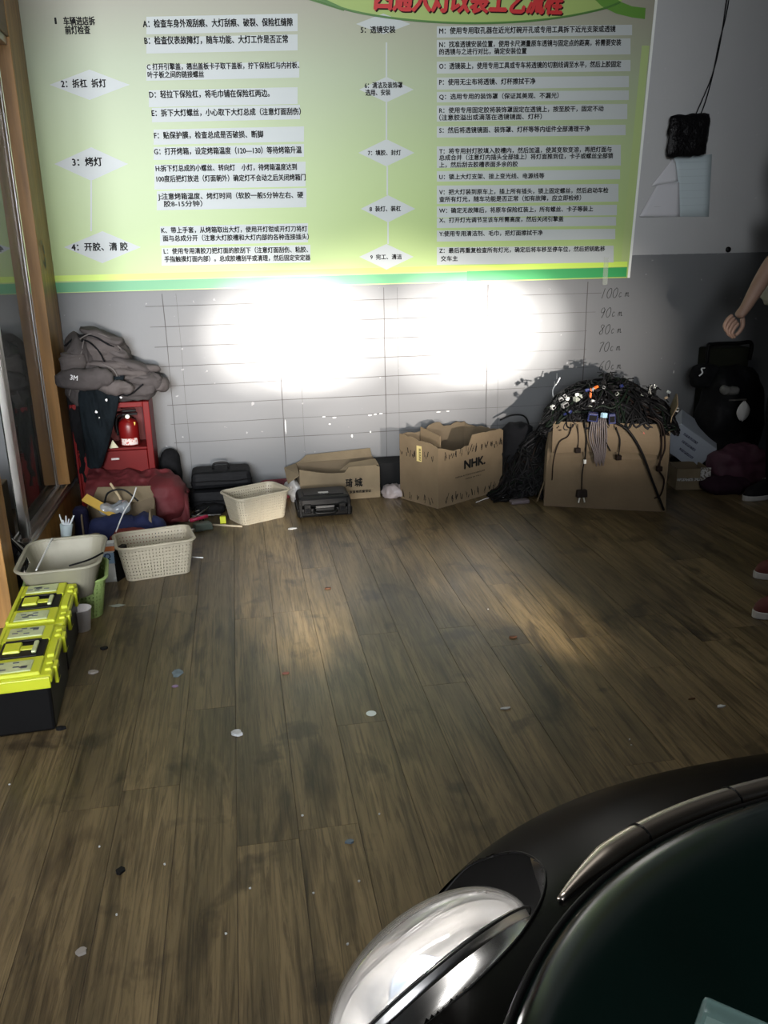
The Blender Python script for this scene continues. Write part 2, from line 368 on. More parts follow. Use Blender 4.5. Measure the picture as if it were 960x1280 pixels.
# banner with the curved lower edge
def pz(px, py): v = P(px, py); return (v.x, v.z)
top = 2.66
b1 = [pz(392, -2), pz(440, 14), pz(500, 24), pz(570, 29), pz(640, 28), pz(700, 22), pz(750, 12), pz(775, 3)]
flat('title_banner', b1[::1]+[(b1[-1][0]+.35, top), (b1[0][0]-.5, top)], mat('olive_banner', (.30, .40, .12), .42), .0008)
rim = MB().tube(catmull([(x, PYO-.0015, z) for x, z in b1], 4), .006, 4); psub(rim.build('banner_edge', mat('dark_green_print', (.06, .16, .03), .45), poster))
cv = [pz(738, -6), pz(752, 8), pz(770, 17), pz(790, 22), pz(806, 24)]; cw = [pz(807, 10), pz(790, 8), pz(775, 2), pz(762, -8)]
flat('corner_swirl', cv+cw, mat('leaf_print', (.10, .24, .035), .42), .0012)
# second curve at upper left of banner
flat('banner_tail', [pz(372, -4), pz(392, 2), pz(430, 14), pz(430, 10), pz(400, -4)], mat('dark_green_print'), .0014)
# white text panels
for a in [(183, 42, 372, 20), (183, 66, 372, 46), (183, 100, 374, 80), (186, 133, 372, 112), (190, 152, 375, 134), (192, 180, 380, 161), (192, 199, 380, 183),
          (193, 236, 382, 205), (196, 262, 383, 238), (200, 306, 385, 282), (202, 331, 388, 309)]:
    flat('text_panel', [pz(a[0], a[1]+1), pz(a[2], a[1]-3), pz(a[2], a[3]-3), pz(a[0], a[3]+1)], M_strip, .0009)
for a in [(546, 47, 790, 33), (546, 71, 788, 50), (546, 92, 788, 77), (546, 112, 786, 97), (546, 128, 786, 115), (546, 152, 784, 132), (546, 172, 782, 158),
          (546, 210, 776, 183), (546, 227, 775, 214), (546, 255, 773, 232), (546, 272, 771, 258), (546, 285, 770, 273), (546, 302, 769, 288), (546, 331, 767, 309)]:
    flat('text_panel', [pz(a[0], a[1]), pz(a[2], a[1]-3), pz(a[2], a[3]-2), pz(a[0], a[3])], M_strip, .0009)
for cx, cy, w, h in [(112, 106, 50, 19), (114, 205, 46, 21), (128, 309, 48, 20), (483, 112, 34, 16), (483, 191, 35, 17), (485, 261, 34, 17), (483, 321, 34, 16), (479, 30, 34, 13)]:
    flat('diamond_panel', [pz(cx-w, cy), pz(cx, cy-h), pz(cx+w, cy), pz(cx, cy+h)], M_strip, .0009)
for xa, ya, yb in [(114, 226, 289), (484, 208, 244), (485, 278, 305), (483, 53, 96), (483, 128, 174)]:
    flat('arrow_line', [pz(xa-1, yb), pz(xa+1, yb), pz(xa+1, ya), pz(xa-1, ya)], M_strip, .0009)
L1 = [("1", 69, 30, 2, 8), ("车辆进店拆", 80, 31, 39, 8.4), ("前灯检查", 82, 42, 31, 8.4), ("2：拆杠  拆灯", 77, 109, 56, 8.6), ("3：烤灯", 91, 207, 37, 9.5), ("4：开胶、清 胶", 90, 313, 70, 9.2),
 ("A：检查车身外观刮痕、大灯刮痕、破裂、保险杠缝隙", 179, 34, 187, 8.2), ("B：检查仪表故障灯，随车功能、大灯工作是否正常", 181, 55, 179, 8.2),
 ("C 打开引擎盖，翘出盖板卡子取下盖板，拧下保险杠与内衬板、", 184, 87, 190, 6.8), ("叶子板之间的链接螺丝", 185, 97, 70, 6.8),
 ("D：轻拉下保险杠，将毛巾铺在保险杠两边。", 187, 122, 150, 7.8), ("E：拆下大灯螺丝，小心取下大灯总成（注意灯面刮伤）", 190, 145, 186, 7.6),
 ("F：贴保护膜，检查总成是否破损、断脚", 193, 173, 136, 7.6), ("G：打开烤箱，设定烤箱温度（120—130）等待烤箱升温", 193, 193, 184, 7.6),
 ("H:拆下灯总成的小螺丝、转向灯    小灯，待烤箱温度达到", 195, 214, 176, 7.2), ("100度后把灯放进（灯面朝外）确定灯不会动之后关闭烤箱门", 196, 227, 186, 7.2),
 ("J:注意烤箱温度、烤灯时间（软胶一般5分钟左右、硬", 198, 249, 181, 7.2), ("胶8-15分钟）", 205, 258, 48, 6.8),
 ("K、带上手套，从烤箱取出大灯，使用开灯钳或开灯刀将灯", 202, 291, 182, 6.8), ("面与总成分开（注意大灯胶槽和大灯内部的各种连接插头）", 204, 301, 182, 6.8),
 ("L：使用专用清胶刀把灯面的胶刮下（注意灯面刮伤、粘胶、", 205, 317, 180, 6.8), ("手指触摸灯面内部）。总成胶槽刮平或清理，然后固定安定器", 206, 327, 182, 6.8),
 ("5：透镜安装", 451, 41, 43, 7.2), ("6：清洁及装饰罩", 456, 110, 47, 6.6), ("选用、安装", 457, 119, 31, 6.6), ("7：填胶、封灯", 460, 194, 41, 6.2), ("8  装灯、装杠", 462, 264, 39, 6.4), ("9  完工、清洁", 463, 324, 39, 6.2),
 ("M：使用专用取孔器在近光灯碗开孔或专用工具拆下近光支架或透镜", 549, 42, 220, 7), ("N：找准透镜安装位置，使用卡尺测量原车透镜与固定点的距离，将需要安装", 549, 59, 227, 6.9), ("的透镜与之进行对比，确定安装位置", 549, 68, 109, 6.6),
 ("O：透镜装上，使用专用工具或专车将透镜的切割线调至水平，然后上胶固定", 549, 86, 227, 6.9), ("P：使用无尘布将透镜、灯杯擦拭干净", 549, 106, 120, 6.8), ("Q：选用专用的装饰罩（保证其美观、不漏光）", 549, 124, 149, 6.4),
 ("R：使用专用固定胶将装饰罩固定在透镜上，按至胶干，固定不动", 549, 141, 205, 6.4), ("（注意胶溢出或滴落在透镜镜面、灯杯）", 549, 150, 128, 6.4), ("S：然后将透镜镜面、装饰罩、灯杯等等内组件全部清理干净", 549, 166, 188, 6.6),
 ("T：将专用封灯胶填入胶槽内，然后加温，使其变软变溶，再把灯面与", 549, 192, 215, 6.4), ("总成合并（注意灯内插头全部插上）将灯面推到位，卡子或螺丝全部锁", 549, 200, 217, 6.4), ("上，然后刮去胶槽表面多余的胶", 549, 209, 98, 6.4),
 ("U：锁上大灯支架、接上变光线、电源线等", 549, 224, 131, 6.4), ("V：把大灯装到原车上，插上所有插头，锁上固定螺丝，然后启动车检", 549, 243, 211, 6.4), ("查所有灯光，随车功能是否正常（如有故障，应立即检修）", 549, 252, 177, 6.4),
 ("W：确定无故障后，将原车保险杠装上，所有螺丝、卡子等装上", 549, 266, 192, 6.4), ("X、打开灯光调节至该车所需高度，然后关闭引擎盖", 549, 278, 155, 6.4), ("Y:使用专用清洁剂、毛巾，把灯面擦拭干净", 549, 295, 129, 6.4),
 ("Z：最后再重复检查所有灯光，确定后将车移至停车位，然后把钥匙移", 549, 316, 207, 6.4), ("交车主", 551, 326, 21, 6.4)]
M_pt = mat('poster_ink', (.015, .015, .015), .6)
for s, px, py, w, h in L1:
    a = P(px, py); b_ = P(px+w, py-w*.012); ux = b_-a
    text(s, 'printed_line', M_pt, poster, V((a.x, PYO, a.z))-poster.location, (ux.x, 0, ux.z), (0, 0, 1), h*.00445, ux.length, .034, .0016)
a = P(468, 9); b_ = P(703, 14)
for k, (mm, d) in enumerate(((mat('title_shadow', (.05, .01, .01), .6), .006), (mat('title_red', (.45, .02, .02), .5), 0))):
    text("四通大灯改装工艺流程", 'title_lettering', mm, poster, V((a.x+d, PYO, a.z-d-.004))-poster.location, (b_.x-a.x, 0, b_.z-a.z), (0, 0, 1), .135, (b_-a).length, .04, .003+.001*k, shear=.15)
# clear tape strip at the lower right corner
psub(MB().add([tuple(aty(px, py, PYO-.002)) for px, py in ((753, 356), (759, 356), (761, 322), (755, 322))], [(0, 1, 2, 3)]).build('tape', mat('clear_tape', (.6, .65, .55), .2, alpha=.35), poster))

# ------------------------------------------------------------------ papers, box and wire beside the poster
M_note = mat('grey_note_paper', (.50, .50, .52), .75); M_note2 = mat('bluish_form_paper', (.43, .50, .52), .75)
def sheet(name, label, pts, m_, lift, n=8, par=None):
    # pts: four pixel corners bl, br, tr, tl; lift(u, v) -> distance off the wall
    A = [aty(px, py) for px, py in pts]
    def f(u, v):
        p = (A[0]*(1-u)+A[1]*u)*(1-v)+(A[3]*(1-u)+A[2]*u)*v
        return (p.x, -.004-lift(u, v), p.z)
    o = MB().grid(f, n, n).build(name, m_, par, smooth=True, solid=.0006)
    if not par: tag(o, label, 'paper')
    return o
o = sheet('curled_paper', 'curled blank grey sheet beside the poster edge, lower left corner lifting off the wall', [(796, 271), (849, 271), (848, 228), (822, 229)], M_note, lambda u, v: .02*(1-u)*(1-v)**1.2+.004, 10)
text("· · · ·", 'printed_dots', M_ink, o, aty(818, 261, -.018), (1, 0, 0), (0, 0, 1), .03, .03, 0, .001)
o2 = sheet('paper_flap', None, [(812, 233), (847, 227), (844, 204), (840, 198)], mat('paper_back', (.56, .56, .58), .75), lambda u, v: .012*(1-u)+.002, 8, o)
o = sheet('form_paper', 'pale bluish form sheet taped to the wall right under the black box', [(846, 271), (885, 271), (889, 193), (840, 197)], M_note2, lambda u, v: .001+.003*u, 6)
mb = MB()
for k in range(7):
    a = aty(848, 203+k*9, -.009); b_ = aty(884, 202+k*9, -.009); mb.add([(a.x, -.0095, a.z), (b_.x, -.0095, b_.z), (b_.x, -.0095, b_.z+.0015), (a.x, -.0095, a.z+.0015)], [(0, 1, 2, 3)])
mb.build('ruled_lines', mat('grey_rule', (.33, .38, .40), .8), o)
blk = thing('control_box', 'square black wrapped box on the wall right of the poster, wires at its top', 'box', tuple(aty(857, 192)))
a = aty(832, 194, -.03); b_ = aty(880, 148, -.03)
mb = MB()
def f(u, v):
    x = a.x+(b_.x-a.x)*u+.012*v; z = a.z+(b_.z-a.z)*v+.008*u
    e = min(u, 1-u, v, 1-v); return (x, -.03-.012*min(1, e*9)+.006*fbm((u*5, v*5, 3)), z)
mb.grid(f, 22, 22)
o = mb.build('box_body', mat('black_wrapped_film', (.012, .011, .012), .28, bump=.6, bscale=70), None, smooth=True); q = o.modifiers.new('s', 'SOLIDIFY'); q.thickness = .028; q.offset = -1
o.parent = blk; o.location = -blk.location
o = MB().add([tuple(aty(px, py, -.046)) for px, py in ((858, 181), (871, 182), (872, 163), (861, 163))], [(0, 1, 2, 3)]).build('faded_sticker', mat('faded_sticker', (.06, .055, .06), .4, noise_amt=.8, nscale=90), blk); o.location = -blk.location
for k, (lab, off) in enumerate((('thin black wire running up the wall from the black box, left strand', 0), ('thin black wire running up the wall from the black box, right strand', 6))):
    pts = [aty(866+off*.5, 150, -.035), aty(872+off, 138, -.02), aty(890, 95+off*.5, -.012), aty(900-off*.2, 55, -.01-.004*k), aty(907+off*.4, 10, -.012), aty(916+off*.3, -60, -.012), aty(921, -150, -.012)]
    tag(MB().tube(catmull(pts, 8), .0028, 6).build('wire', M_black, smooth=True), lab, 'wire')
# a dark screw plug low on the white part of the wall
mb = MB(); c = aty(910, 312); mb.lathe([(.0, .0), (.016, 0), (.014, .008), (0, .009)], 12, M=Matrix.Translation((c.x, -.001, c.z)) @ Matrix.Rotation(pi/2, 4, 'X'))
tag(mb.build('wall_plug', M_black, smooth=True), 'small dark round plug on the wall just above the paint line at right', 'plug')

# ------------------------------------------------------------------ glazed partition at the left (plane x = -0.885)
XP = -.885
par = thing('glazed_partition', 'wooden framed glazed partition with aluminium strips at the left edge of the floor', 'partition', (XP, -.6, 0))
def pb(name, m_, x0, x1, y0, y1, z0, z1, bev=.002): o = MB().box(x0, x1, y0, y1, z0, z1).build(name, m_, par, bevel=bev); o.location = -par.location; return o
pb('wooden_jamb', M_wood, -.905, -.850, -.300, -.015, .19, 2.75)
pb('wooden_post', M_wood, -.93, -.850, -1.54, -1.42, 0, 2.75)
pb('wooden_header', mat('dark_varnished_wood', (.20, .10, .035), .4, noise_amt=.4, nscale=6, stretch=(6, .5, 6)), -.905, -.852, -1.42, -.30, 2.13, 2.75)
pb('bottom_rail', M_alu, -.93, -.850, -1.125, -.015, .165, .178)
for x_ in (-.925, -.897, -.862): pb('rail_track', M_alu, x_-.004, x_+.004, -1.12, -.302, .178, .192, .001)
pb('wooden_sill', M_wood, -.90, -.856, -1.12, -.02, .02, .165)
for x_ in (-.924, -.9115): pb('aluminium_stile', M_alu, x_-.004, x_+.005, -.325, -.302, .192, 2.1, .001)
for y in (-1.105, -1.072): pb('aluminium_stile', M_alu, -.895, -.868, y-.012, y+.012, .192, 2.1, .001)
pb('top_rail', M_alu, -.925, -.862, -1.12, -.30, 2.1, 2.13, .002)
M_glass = mat('tinted_glass', (.035, .04, .035), .02, spec=.9, alpha=.82, ior=1.7)
pb('glass_pane', M_glass, -.915, -.910, -1.06, -.326, .192, 2.1, 0)
# smudge stuck on the jamb
c = V((-.849, -.20, 1.27)); XP = -.85; mb = MB()
for i in range(9):
    yy, zz, s_ = c.y+random.uniform(-.03, .03), c.z+random.uniform(-.06, .06), random.uniform(.008, .018)
    mb.add([(XP+.0015, yy+s_*cos(t), zz+s_*sin(t)) for t in [j*pi/3 for j in range(6)]], [tuple(range(6))])
o = mb.build('glue_smudge', mat('dry_glue', (.33, .31, .27), .8), par); o.location = -par.location; o['kind'] = 'stuff'
# machine and boxes standing behind the open bay
o = boxo('cardboard_carton', M_card2, (-1.42, -1.02, -1.12, -.72, 0, .34), bevel=.004); tag(o, 'plain carton standing behind the open bay of the partition, at the left edge', 'box')
t_ = thing('black_machine', 'black machine with cables and round parts crammed in the open partition bay', 'machine', (-.915, -1.27, 0))
mb = MB().box(-.10, .05, -.11, .11, 0, .16, tp=.9); mb.build('housing', M_black, t_, bevel=.01)
MB().box(-.09, .03, -.10, .08, .16, .30, tp=.7).build('dark_cover', mat('dark_purple_cloth', (.025, .022, .035), .8, bump=.5), t_, bevel=.02)
mb = MB().lathe([(.01, 0), (.035, 0), (.04, .02), (.02, .03), (0, .03)], 16, M=Matrix.Translation((.052, -.02, .10)) @ Matrix.Rotation(pi/2, 4, 'Y')); mb.build('round_knob', M_alu, t_, smooth=True)
mb = MB().lathe([(.01, 0), (.025, 0), (.03, .015), (0, .02)], 14, M=Matrix.Translation((.052, .055, .07)) @ Matrix.Rotation(pi/2, 4, 'Y')); mb.build('round_knob', mat('grey_rubber', (.15, .15, .15), .6), t_, smooth=True)
for k in range(5):
    pts = [(.05+.02*random.random(), -.1+.04*k, .03+.04*random.random()), (.075, -.06+.03*k, .12+.03*random.random()), (.06, .02*k, .17), (.0, .03*k-.04, .30-.02*k)]
    MB().tube(catmull(pts, 6), .004, 6).build('cable', mat('pale_cable', (.5, .5, .48), .5) if k == 2 else M_black, t_, smooth=True)
o = MB().lathe([(.0, 0), (.05, 0), (.055, .07), (.05, .075), (0, .075)], 20).build('red_spool', mat('dull_red_plastic', (.28, .03, .03), .5), None, smooth=True, loc=(-1.1, -.85, .34)); tag(o, 'dull red spool lying on the carton in the partition bay', 'spool')
tag(boxo('white_label_tag', M_white, (-.02, .02, -.002, .002, 0, .03), loc=(-1.03, -.93, .341), rz=.4), 'small white tag beside the red spool in the partition bay', 'tag')

# ------------------------------------------------------------------ red extinguisher cabinet
M_red = mat('red_enamel', (.15, .005, .005), .45, spec=.2, noise_amt=.25, nscale=5)
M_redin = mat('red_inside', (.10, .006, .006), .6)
cab = thing('extinguisher_cabinet', 'red metal fire extinguisher cabinet with open upper compartment against the wall', 'cabinet', (-.63, -.17, 0))
w, d, h = .37, .19, .57; x0, x1, y0, y1 = -w/2, w/2, -d/2, d/2; tt = .012
for nm, D in (('side_panel', (x0, x0+tt, y0, y1, 0, h)), ('side_panel', (x1-.03, x1, y0, y1, 0, h)), ('back_panel', (x0+tt, x1-.03, y1-tt, y1, 0, h)), ('top_panel', (x0+tt, x1-.03, y0, y1-tt, h-.025, h)),
              ('shelf', (x0+tt, x1-.03, y0+.002, y1-tt, .335, .347)), ('door', (x0+tt+.001, x1-.031, y0, y0+tt, .01, .333))):
    o = boxo(nm, M_red if nm != 'back_panel' else M_redin, D, cab, bevel=.003)
    if nm == 'door': boxo('door_handle', M_alu, (-.02, .02, y0-.008, y0, .29, .30), o, bevel=.002)
def extinguisher(label, x, y, z, s, rz=0, lab=True):
    t = thing('fire_extinguisher', label, 'extinguisher', (x, y, z), rz, None)
    MB().lathe([(0, 0), (.05*s, 0), (.056*s, .006*s), (.056*s, .115*s), (.05*s, .137*s), (.03*s, .150*s), (.016*s, .155*s), (.016*s, .165*s), (0, .165*s)], 28).build('cylinder', mat('extinguisher_red', (.14, .005, .005), .35), t, smooth=True)
    mb = MB().lathe([(.018*s, .155*s), (.022*s, .158*s), (.022*s, .175*s), (.01*s, .18*s), (0, .18*s)], 16); mb.build('valve', mat('brass', (.25, .19, .08), .4, 1), t, smooth=True)
    MB().box(-.03*s, .055*s, -.014*s, .014*s, .172*s, .184*s).box(-.025*s, .05*s, -.012*s, .012*s, .192*s, .203*s).build('lever', M_black, t, bevel=.002)
    MB().tube(catmull([(-.015*s, 0, .168*s), (-.05*s, -.01*s, .172*s), (-.066*s, -.01*s, .13*s), (-.062*s, -.01*s, .06*s)], 6), .007*s, 8).build('hose', M_black, t, smooth=True)
    MB().lathe([(0, 0), (.012*s, 0), (.012*s, .006*s), (0, .006*s)], 14, M=Matrix.Translation((0, -.022*s, .168*s)) @ Matrix.Rotation(pi/2, 4, 'X')).build('gauge', mat('gauge_face', (.7, .7, .6), .4), t)
    if lab:
        def lb(a0, a1, z0, z1, nm, m_):
            mb = MB(); mb.grid(lambda u, v: (.0572*s*cos(a0+(a1-a0)*u), .0572*s*sin(a0+(a1-a0)*u), z0*s+(z1-z0)*s*v), 9, 2); return mb.build(nm, m_, t)
        lb(-2.5, -.75, .008, .045, 'white_label', mat('extinguisher_label', (.66, .56, .52), .5, col2=(.45, .12, .10), nscale=120, lo=.40, hi=.44))
        o = MB().box(-.02*s, .018*s, -.003*s, 0, .1*s, .145*s).build('yellow_card', mat('yellow_card', (.72, .50, .08), .6), t); o.location = (-.012*s, -.058*s, 0); o.rotation_euler = (-.15, .25, 0)
    return t
extinguisher('red fire extinguisher with yellow card and white label in the cabinet', -.560, -.195, .3475, .86, .1)
extinguisher('second red fire extinguisher at the left behind the hanging dark sleeve', -.70, -.18, .3475, .85, 2.4, False)
o = MB().add([(0, 0, 0), (.045, 0, .0), (.02, 0, .04), (0, -.003, 0), (.045, -.003, 0), (.02, -.003, .04)], [(0, 1, 2), (5, 4, 3), (0, 3, 4, 1), (1, 4, 5, 2), (2, 5, 3, 0)]).build('warning_card', mat('pale_card', (.6, .58, .4), .6), None, loc=(-.655, -.255, .348)); tag(o, 'small pale triangular card standing in the red cabinet', 'card')

# ------------------------------------------------------------------ cloth
def ridge(p, s):
    n = noise.noise(V(p)*s); return 1-abs(n)*2
def folded(name, label, center, size, m_, parent=None, seed=0, fold=.02, fs=7, rz=0, res=44, sag=None, cat='clothing', flat=.5, group=None, fdir=(1, .35, 1), fine=.45):
    # closed, squashed bag of cloth with ridged folds
    cx, cy, cz = center; sx, sy, sz = size
    mb = MB(); vs = []; n = res; k = res//2
    for j in range(k+1):
        ph = -pi/2+pi*j/k
        for i in range(n):
            th = 2*pi*i/n
            c = lambda a, e: math.copysign(abs(a)**e, a)
            x = c(cos(ph), .7)*c(cos(th), .75); y = c(cos(ph), .7)*c(sin(th), .75); z = c(sin(ph), .8)
            p = V((x*sx, y*sy, z*sz)); nn = V((x/sx, y/sy, z/sz)).normalized()
            q = V((p.x*fdir[0], p.y*fdir[1], p.z*fdir[2]))+V((seed*3.1, seed*1.7, seed))
            dd = fold*(ridge(q, fs)-.3)+fold*fine*(ridge(q+V((5, 2, 1)), fs*2.3)-.3)+fold*.10*fbm(q, fs*5)
            p = p+nn*dd
            if sag: p = sag(p)
            vs.append(p)
    fs_ = [(j*n+i, j*n+(i+1) % n, (j+1)*n+(i+1) % n, (j+1)*n+i) for j in range(k) for i in range(n)]
    mb.add(vs, fs_)
    o = mb.build(name, m_, parent, smooth=True, loc=(cx, cy, cz), rz=rz, weld=True)
    if label: tag(o, label, cat, group)
    return o
M_g1 = mat('grey_work_fabric', (.070, .061, .060), .85, noise_amt=.35, nscale=9, bump=.35, bscale=55)
M_g2 = mat('brown_grey_fabric', (.088, .076, .073), .85, noise_amt=.3, nscale=9, bump=.35, bscale=55)
M_g3 = mat('charcoal_fabric', (.018, .019, .022), .9, noise_amt=.4, nscale=9, bump=.4, bscale=55)
M_teal = mat('dark_teal_fabric', (.018, .028, .036), .9, noise_amt=.4, nscale=10, bump=.35, bscale=50)
def seam(pts, m_, r, parent, name='seam'): return MB().tube(catmull(pts, 6), r, 6).build(name, m_, parent, smooth=True)
j1 = folded('work_jacket', 'crumpled grey work jacket lying lowest on the red cabinet, cuff over its right edge', (-.60, -.16, .625), (.20, .10, .05), M_g1, seed=2, fold=.026, fs=9, res=90, fdir=(.7, 1, 2.2), fine=.3)
j2 = folded('work_jacket', 'brownish grey jacket folded in the middle of the clothes pile', (-.63, -.16, .71), (.165, .095, .055), M_g2, seed=5, fold=.026, fs=9, res=90, fdir=(.7, 1, 2.2), fine=.3, rz=.1, sag=lambda p: p+V((0, 0, -.25*max(0, p.x-.02))))
j3 = folded('work_jacket', 'brown grey jacket with a hood bulging on top of the clothes pile', (-.665, -.14, .815), (.135, .09, .075), M_g2, seed=9, fold=.024, fs=8, res=90, fdir=(.8, 1, 1.8), fine=.3, sag=lambda p: p+V((0, 0, -.45*max(0, p.x-.02))))
j4 = folded('work_jacket', 'dark grey jacket bunched against the wooden jamb with white letters on it', (-.76, -.20, .72), (.062, .085, .17), M_g1, seed=14, fold=.024, fs=10, res=90, fdir=(1.6, 1, .6), fine=.3)
j5 = folded('jacket_sleeve', None, (-.47, -.17, .655), (.085, .07, .035), M_g1, j1, seed=20, fold=.022, fs=10, res=50); j5.location = V((.13, -.01, .03))
j6 = folded('jacket_sleeve', None, (0, 0, 0), (.10, .05, .03), M_g2, j2, seed=22, fold=.02, fs=11, res=50); j6.location = V((.17, -.03, -.055)); j6.rotation_euler.y = .25
for k, (dx, dy, dz, sx, sy, sz, ry, rz_, mm, par_) in enumerate((
    (.05, -.03, .085, .11, .07, .018, .20, .2, M_g2, j1), (.15, -.01, .060, .075, .065, .017, .25, -.3, M_g1, j1), (-.06, -.05, .050, .12, .06, .020, -.1, .1, M_g1, j1),
    (.10, -.02, .030, .10, .07, .018, .35, .1, M_g1, j2), (-.02, -.06, .045, .12, .045, .02, .1, -.1, M_g2, j2), (.19, .0, .005, .045, .055, .016, .1, .4, M_g2, j2),
    (.03, -.05, .065, .10, .05, .022, .38, .1, M_g1, j3), (-.03, -.07, .01, .09, .035, .03, .15, 0, M_g2, j3), (.08, -.03, -.005, .08, .06, .02, .5, -.1, M_g1, j3),
    (-.01, -.07, .05, .055, .03, .06, 0, 0, M_g2, j4), (.02, -.06, -.05, .05, .035, .05, 0, .2, M_g1, j4))):
    q_ = folded('cloth_fold', None, (0, 0, 0), (sx, sy, sz), mm, par_, seed=60+k, fold=.013, fs=11, res=56, rz=rz_, fdir=(.6, 1, 2.5), fine=.25); q_.location = (dx, dy, dz); q_.rotation_euler = (0, ry, rz_)
# collar lines
seam([(-.14, -.085, .03), (-.08, -.10, .07), (-.01, -.10, .075), (.06, -.095, .03), (.12, -.06, -.01)], M_g3, .005, j3, 'collar_edge')
seam([(-.11, -.10, -.02), (-.05, -.115, .055), (.01, -.11, .01), (.04, -.115, -.06)], M_g3, .004, j3, 'zip_edge')
seam([(-.10, -.11, -.02), (.0, -.125, .0), (.07, -.12, -.045)], M_g3, .004, j2, 'zip_edge')
seam([(-.12, -.115, .02), (-.02, -.125, .02), (.06, -.12, -.02), (.14, -.11, .03)], M_g3, .004, j1, 'zip_edge')
for par_, pts_ in ((j3, [(-.09, -.10, -.05), (-.085, -.11, .03), (-.05, -.105, .07), (.01, -.10, .085), (.07, -.085, .055), (.115, -.07, .0)]), (j2, [(-.02, -.115, .05), (.03, -.125, .02), (.04, -.125, -.03), (.0, -.13, -.05), (-.03, -.125, -.02), (-.01, -.12, .02)]), (j4, [(.05, -.06, .15), (.03, -.09, .08), (-.01, -.10, .0), (-.04, -.10, -.10)])):
    seam(pts_, mat('light_piping', (.12, .11, .105), .8), .0035, par_, 'piping')
text("3M", 'jacket_lettering', M_white, None, (-.785, -.345, .66), (1, 0, -.2), (.2, 0, 1), .032, .032, .02, .001)
TXT[-1] = TXT[-1][:3]+(j4, V((-.775, -.362, .705))-V((-.76, -.20, .72)))+TXT[-1][5:]
# trousers hanging down in front of the cabinet
def hang(name, label, X, Yf, z0, z1, m_, seed, cat='clothing', fold=.016, nf=22, taper=None, nu=40, nv=34, thick=.02):
    # X(v) -> (left, right) edges going up v 0..1
    mb = MB()
    def f(side):
        def g(u, v):
            a, b_ = X(v); x = a+(b_-a)*u; z = z0+(z1-z0)*v
            d = fold*(ridge((x*1.3+.15*v, seed, z*.18), nf)-.2)+fold*.5*(ridge((x, seed+3, z*.6), nf*1.8)-.2)
            e = sin(pi*min(1, max(0, u)))**.5
            zz = z+.02*fbm((x*6, seed, 0))*(1-v)
            return (x, Yf(v)+side*(thick*e)-(d*e if side < 0 else 0), zz)
        return g
    mb.grid(f(-1), nu, nv); mb.grid(f(1), nu, nv)
    o = mb.build(name, m_, None, smooth=True, weld=True)
    return tag(o, label, cat)
tr = hang('work_trousers', 'dark teal work trousers hanging off the clothes pile in front of the cabinet', lambda v: (-.79+.02*v+.035*(1-v), -.70+.01+.15*v**.9), lambda v: -.325+.05*v, .27, .70, M_teal, 4, fold=.02)
q_ = folded('jacket_hem', None, (0, 0, 0), (.125, .03, .045), M_g1, j4, seed=90, fold=.014, fs=12, res=60); q_.location = V((-.715, -.325, .70))-V((-.76, -.20, .72))
q_ = folded('jacket_hem', None, (0, 0, 0), (.09, .03, .035), M_g2, j1, seed=92, fold=.012, fs=12, res=60); q_.location = V((-.60, -.30, .655))-V((-.60, -.16, .625)); q_.rotation_euler.y = .2
hang('grey_trouser_leg', 'charcoal trouser leg hanging in the gap beside the wooden jamb', lambda v: (-.825, -.755), lambda v: -.24, .18, .62, M_g3, 8)
mb = MB()
for px, py, s_ in ((133, 500, 5), (120, 515, 5), (124, 522, 3), (151, 497, 4)):
    c = aty(px, py, -.345); c2 = .0014*s_
    mb.add([(c.x+c2*cos(t)*(.6+.6*random.random()), c.y+.002, c.z+c2*sin(t)*(.6+.6*random.random())) for t in [j*pi/4 for j in range(8)]], [tuple(range(8))])
mb.build('white_paint_spots', M_white, tr)['kind'] = 'stuff'

# burgundy cover
M_burg = mat('burgundy_fabric', (.11, .012, .016), .72, noise_amt=.3, nscale=7, bump=.25, bscale=40)
def burg(u, v):
    x = -.76+.47*u; t = v
    prof = [(-.272, .245), (-.30, .235), (-.37, .215), (-.44, .18), (-.475, .10), (-.49, .008)]
    s_ = t*(len(prof)-1); i = min(int(s_), len(prof)-2); fr = s_-i
    y = prof[i][0]*(1-fr)+prof[i+1][0]*fr; z = prof[i][1]*(1-fr)+prof[i+1][1]*fr
    z *= (1-.12*u-.5*max(0, u-.82)/.18*(1-t)); y += .10*(1-u)*t*.2
    y += .05*max(0, u-.7)
    q = (x, y*.5, z*.6)
    dd = .028*(ridge((x+.4*y, y*.4, z*.3), 9)-.3)+.012*(ridge((x*1.2, y, z+3), 17)-.3)
    return (x+dd*.25*t, y-dd, max(.004, z+dd*.7))
bg_ = MB().grid(burg, 70, 50).build('burgundy_cover', M_burg, None, smooth=True, solid=.006); tag(bg_, 'burgundy cloth cover draped in front of the red cabinet down to the floor', 'cloth')
folded('burgundy_bundle', 'burgundy cloth bundle bulging at the right corner of the red cabinet', (-.405, -.40, .105), (.10, .12, .11), M_burg, seed=31, fold=.02, fs=7, res=70, cat='cloth')

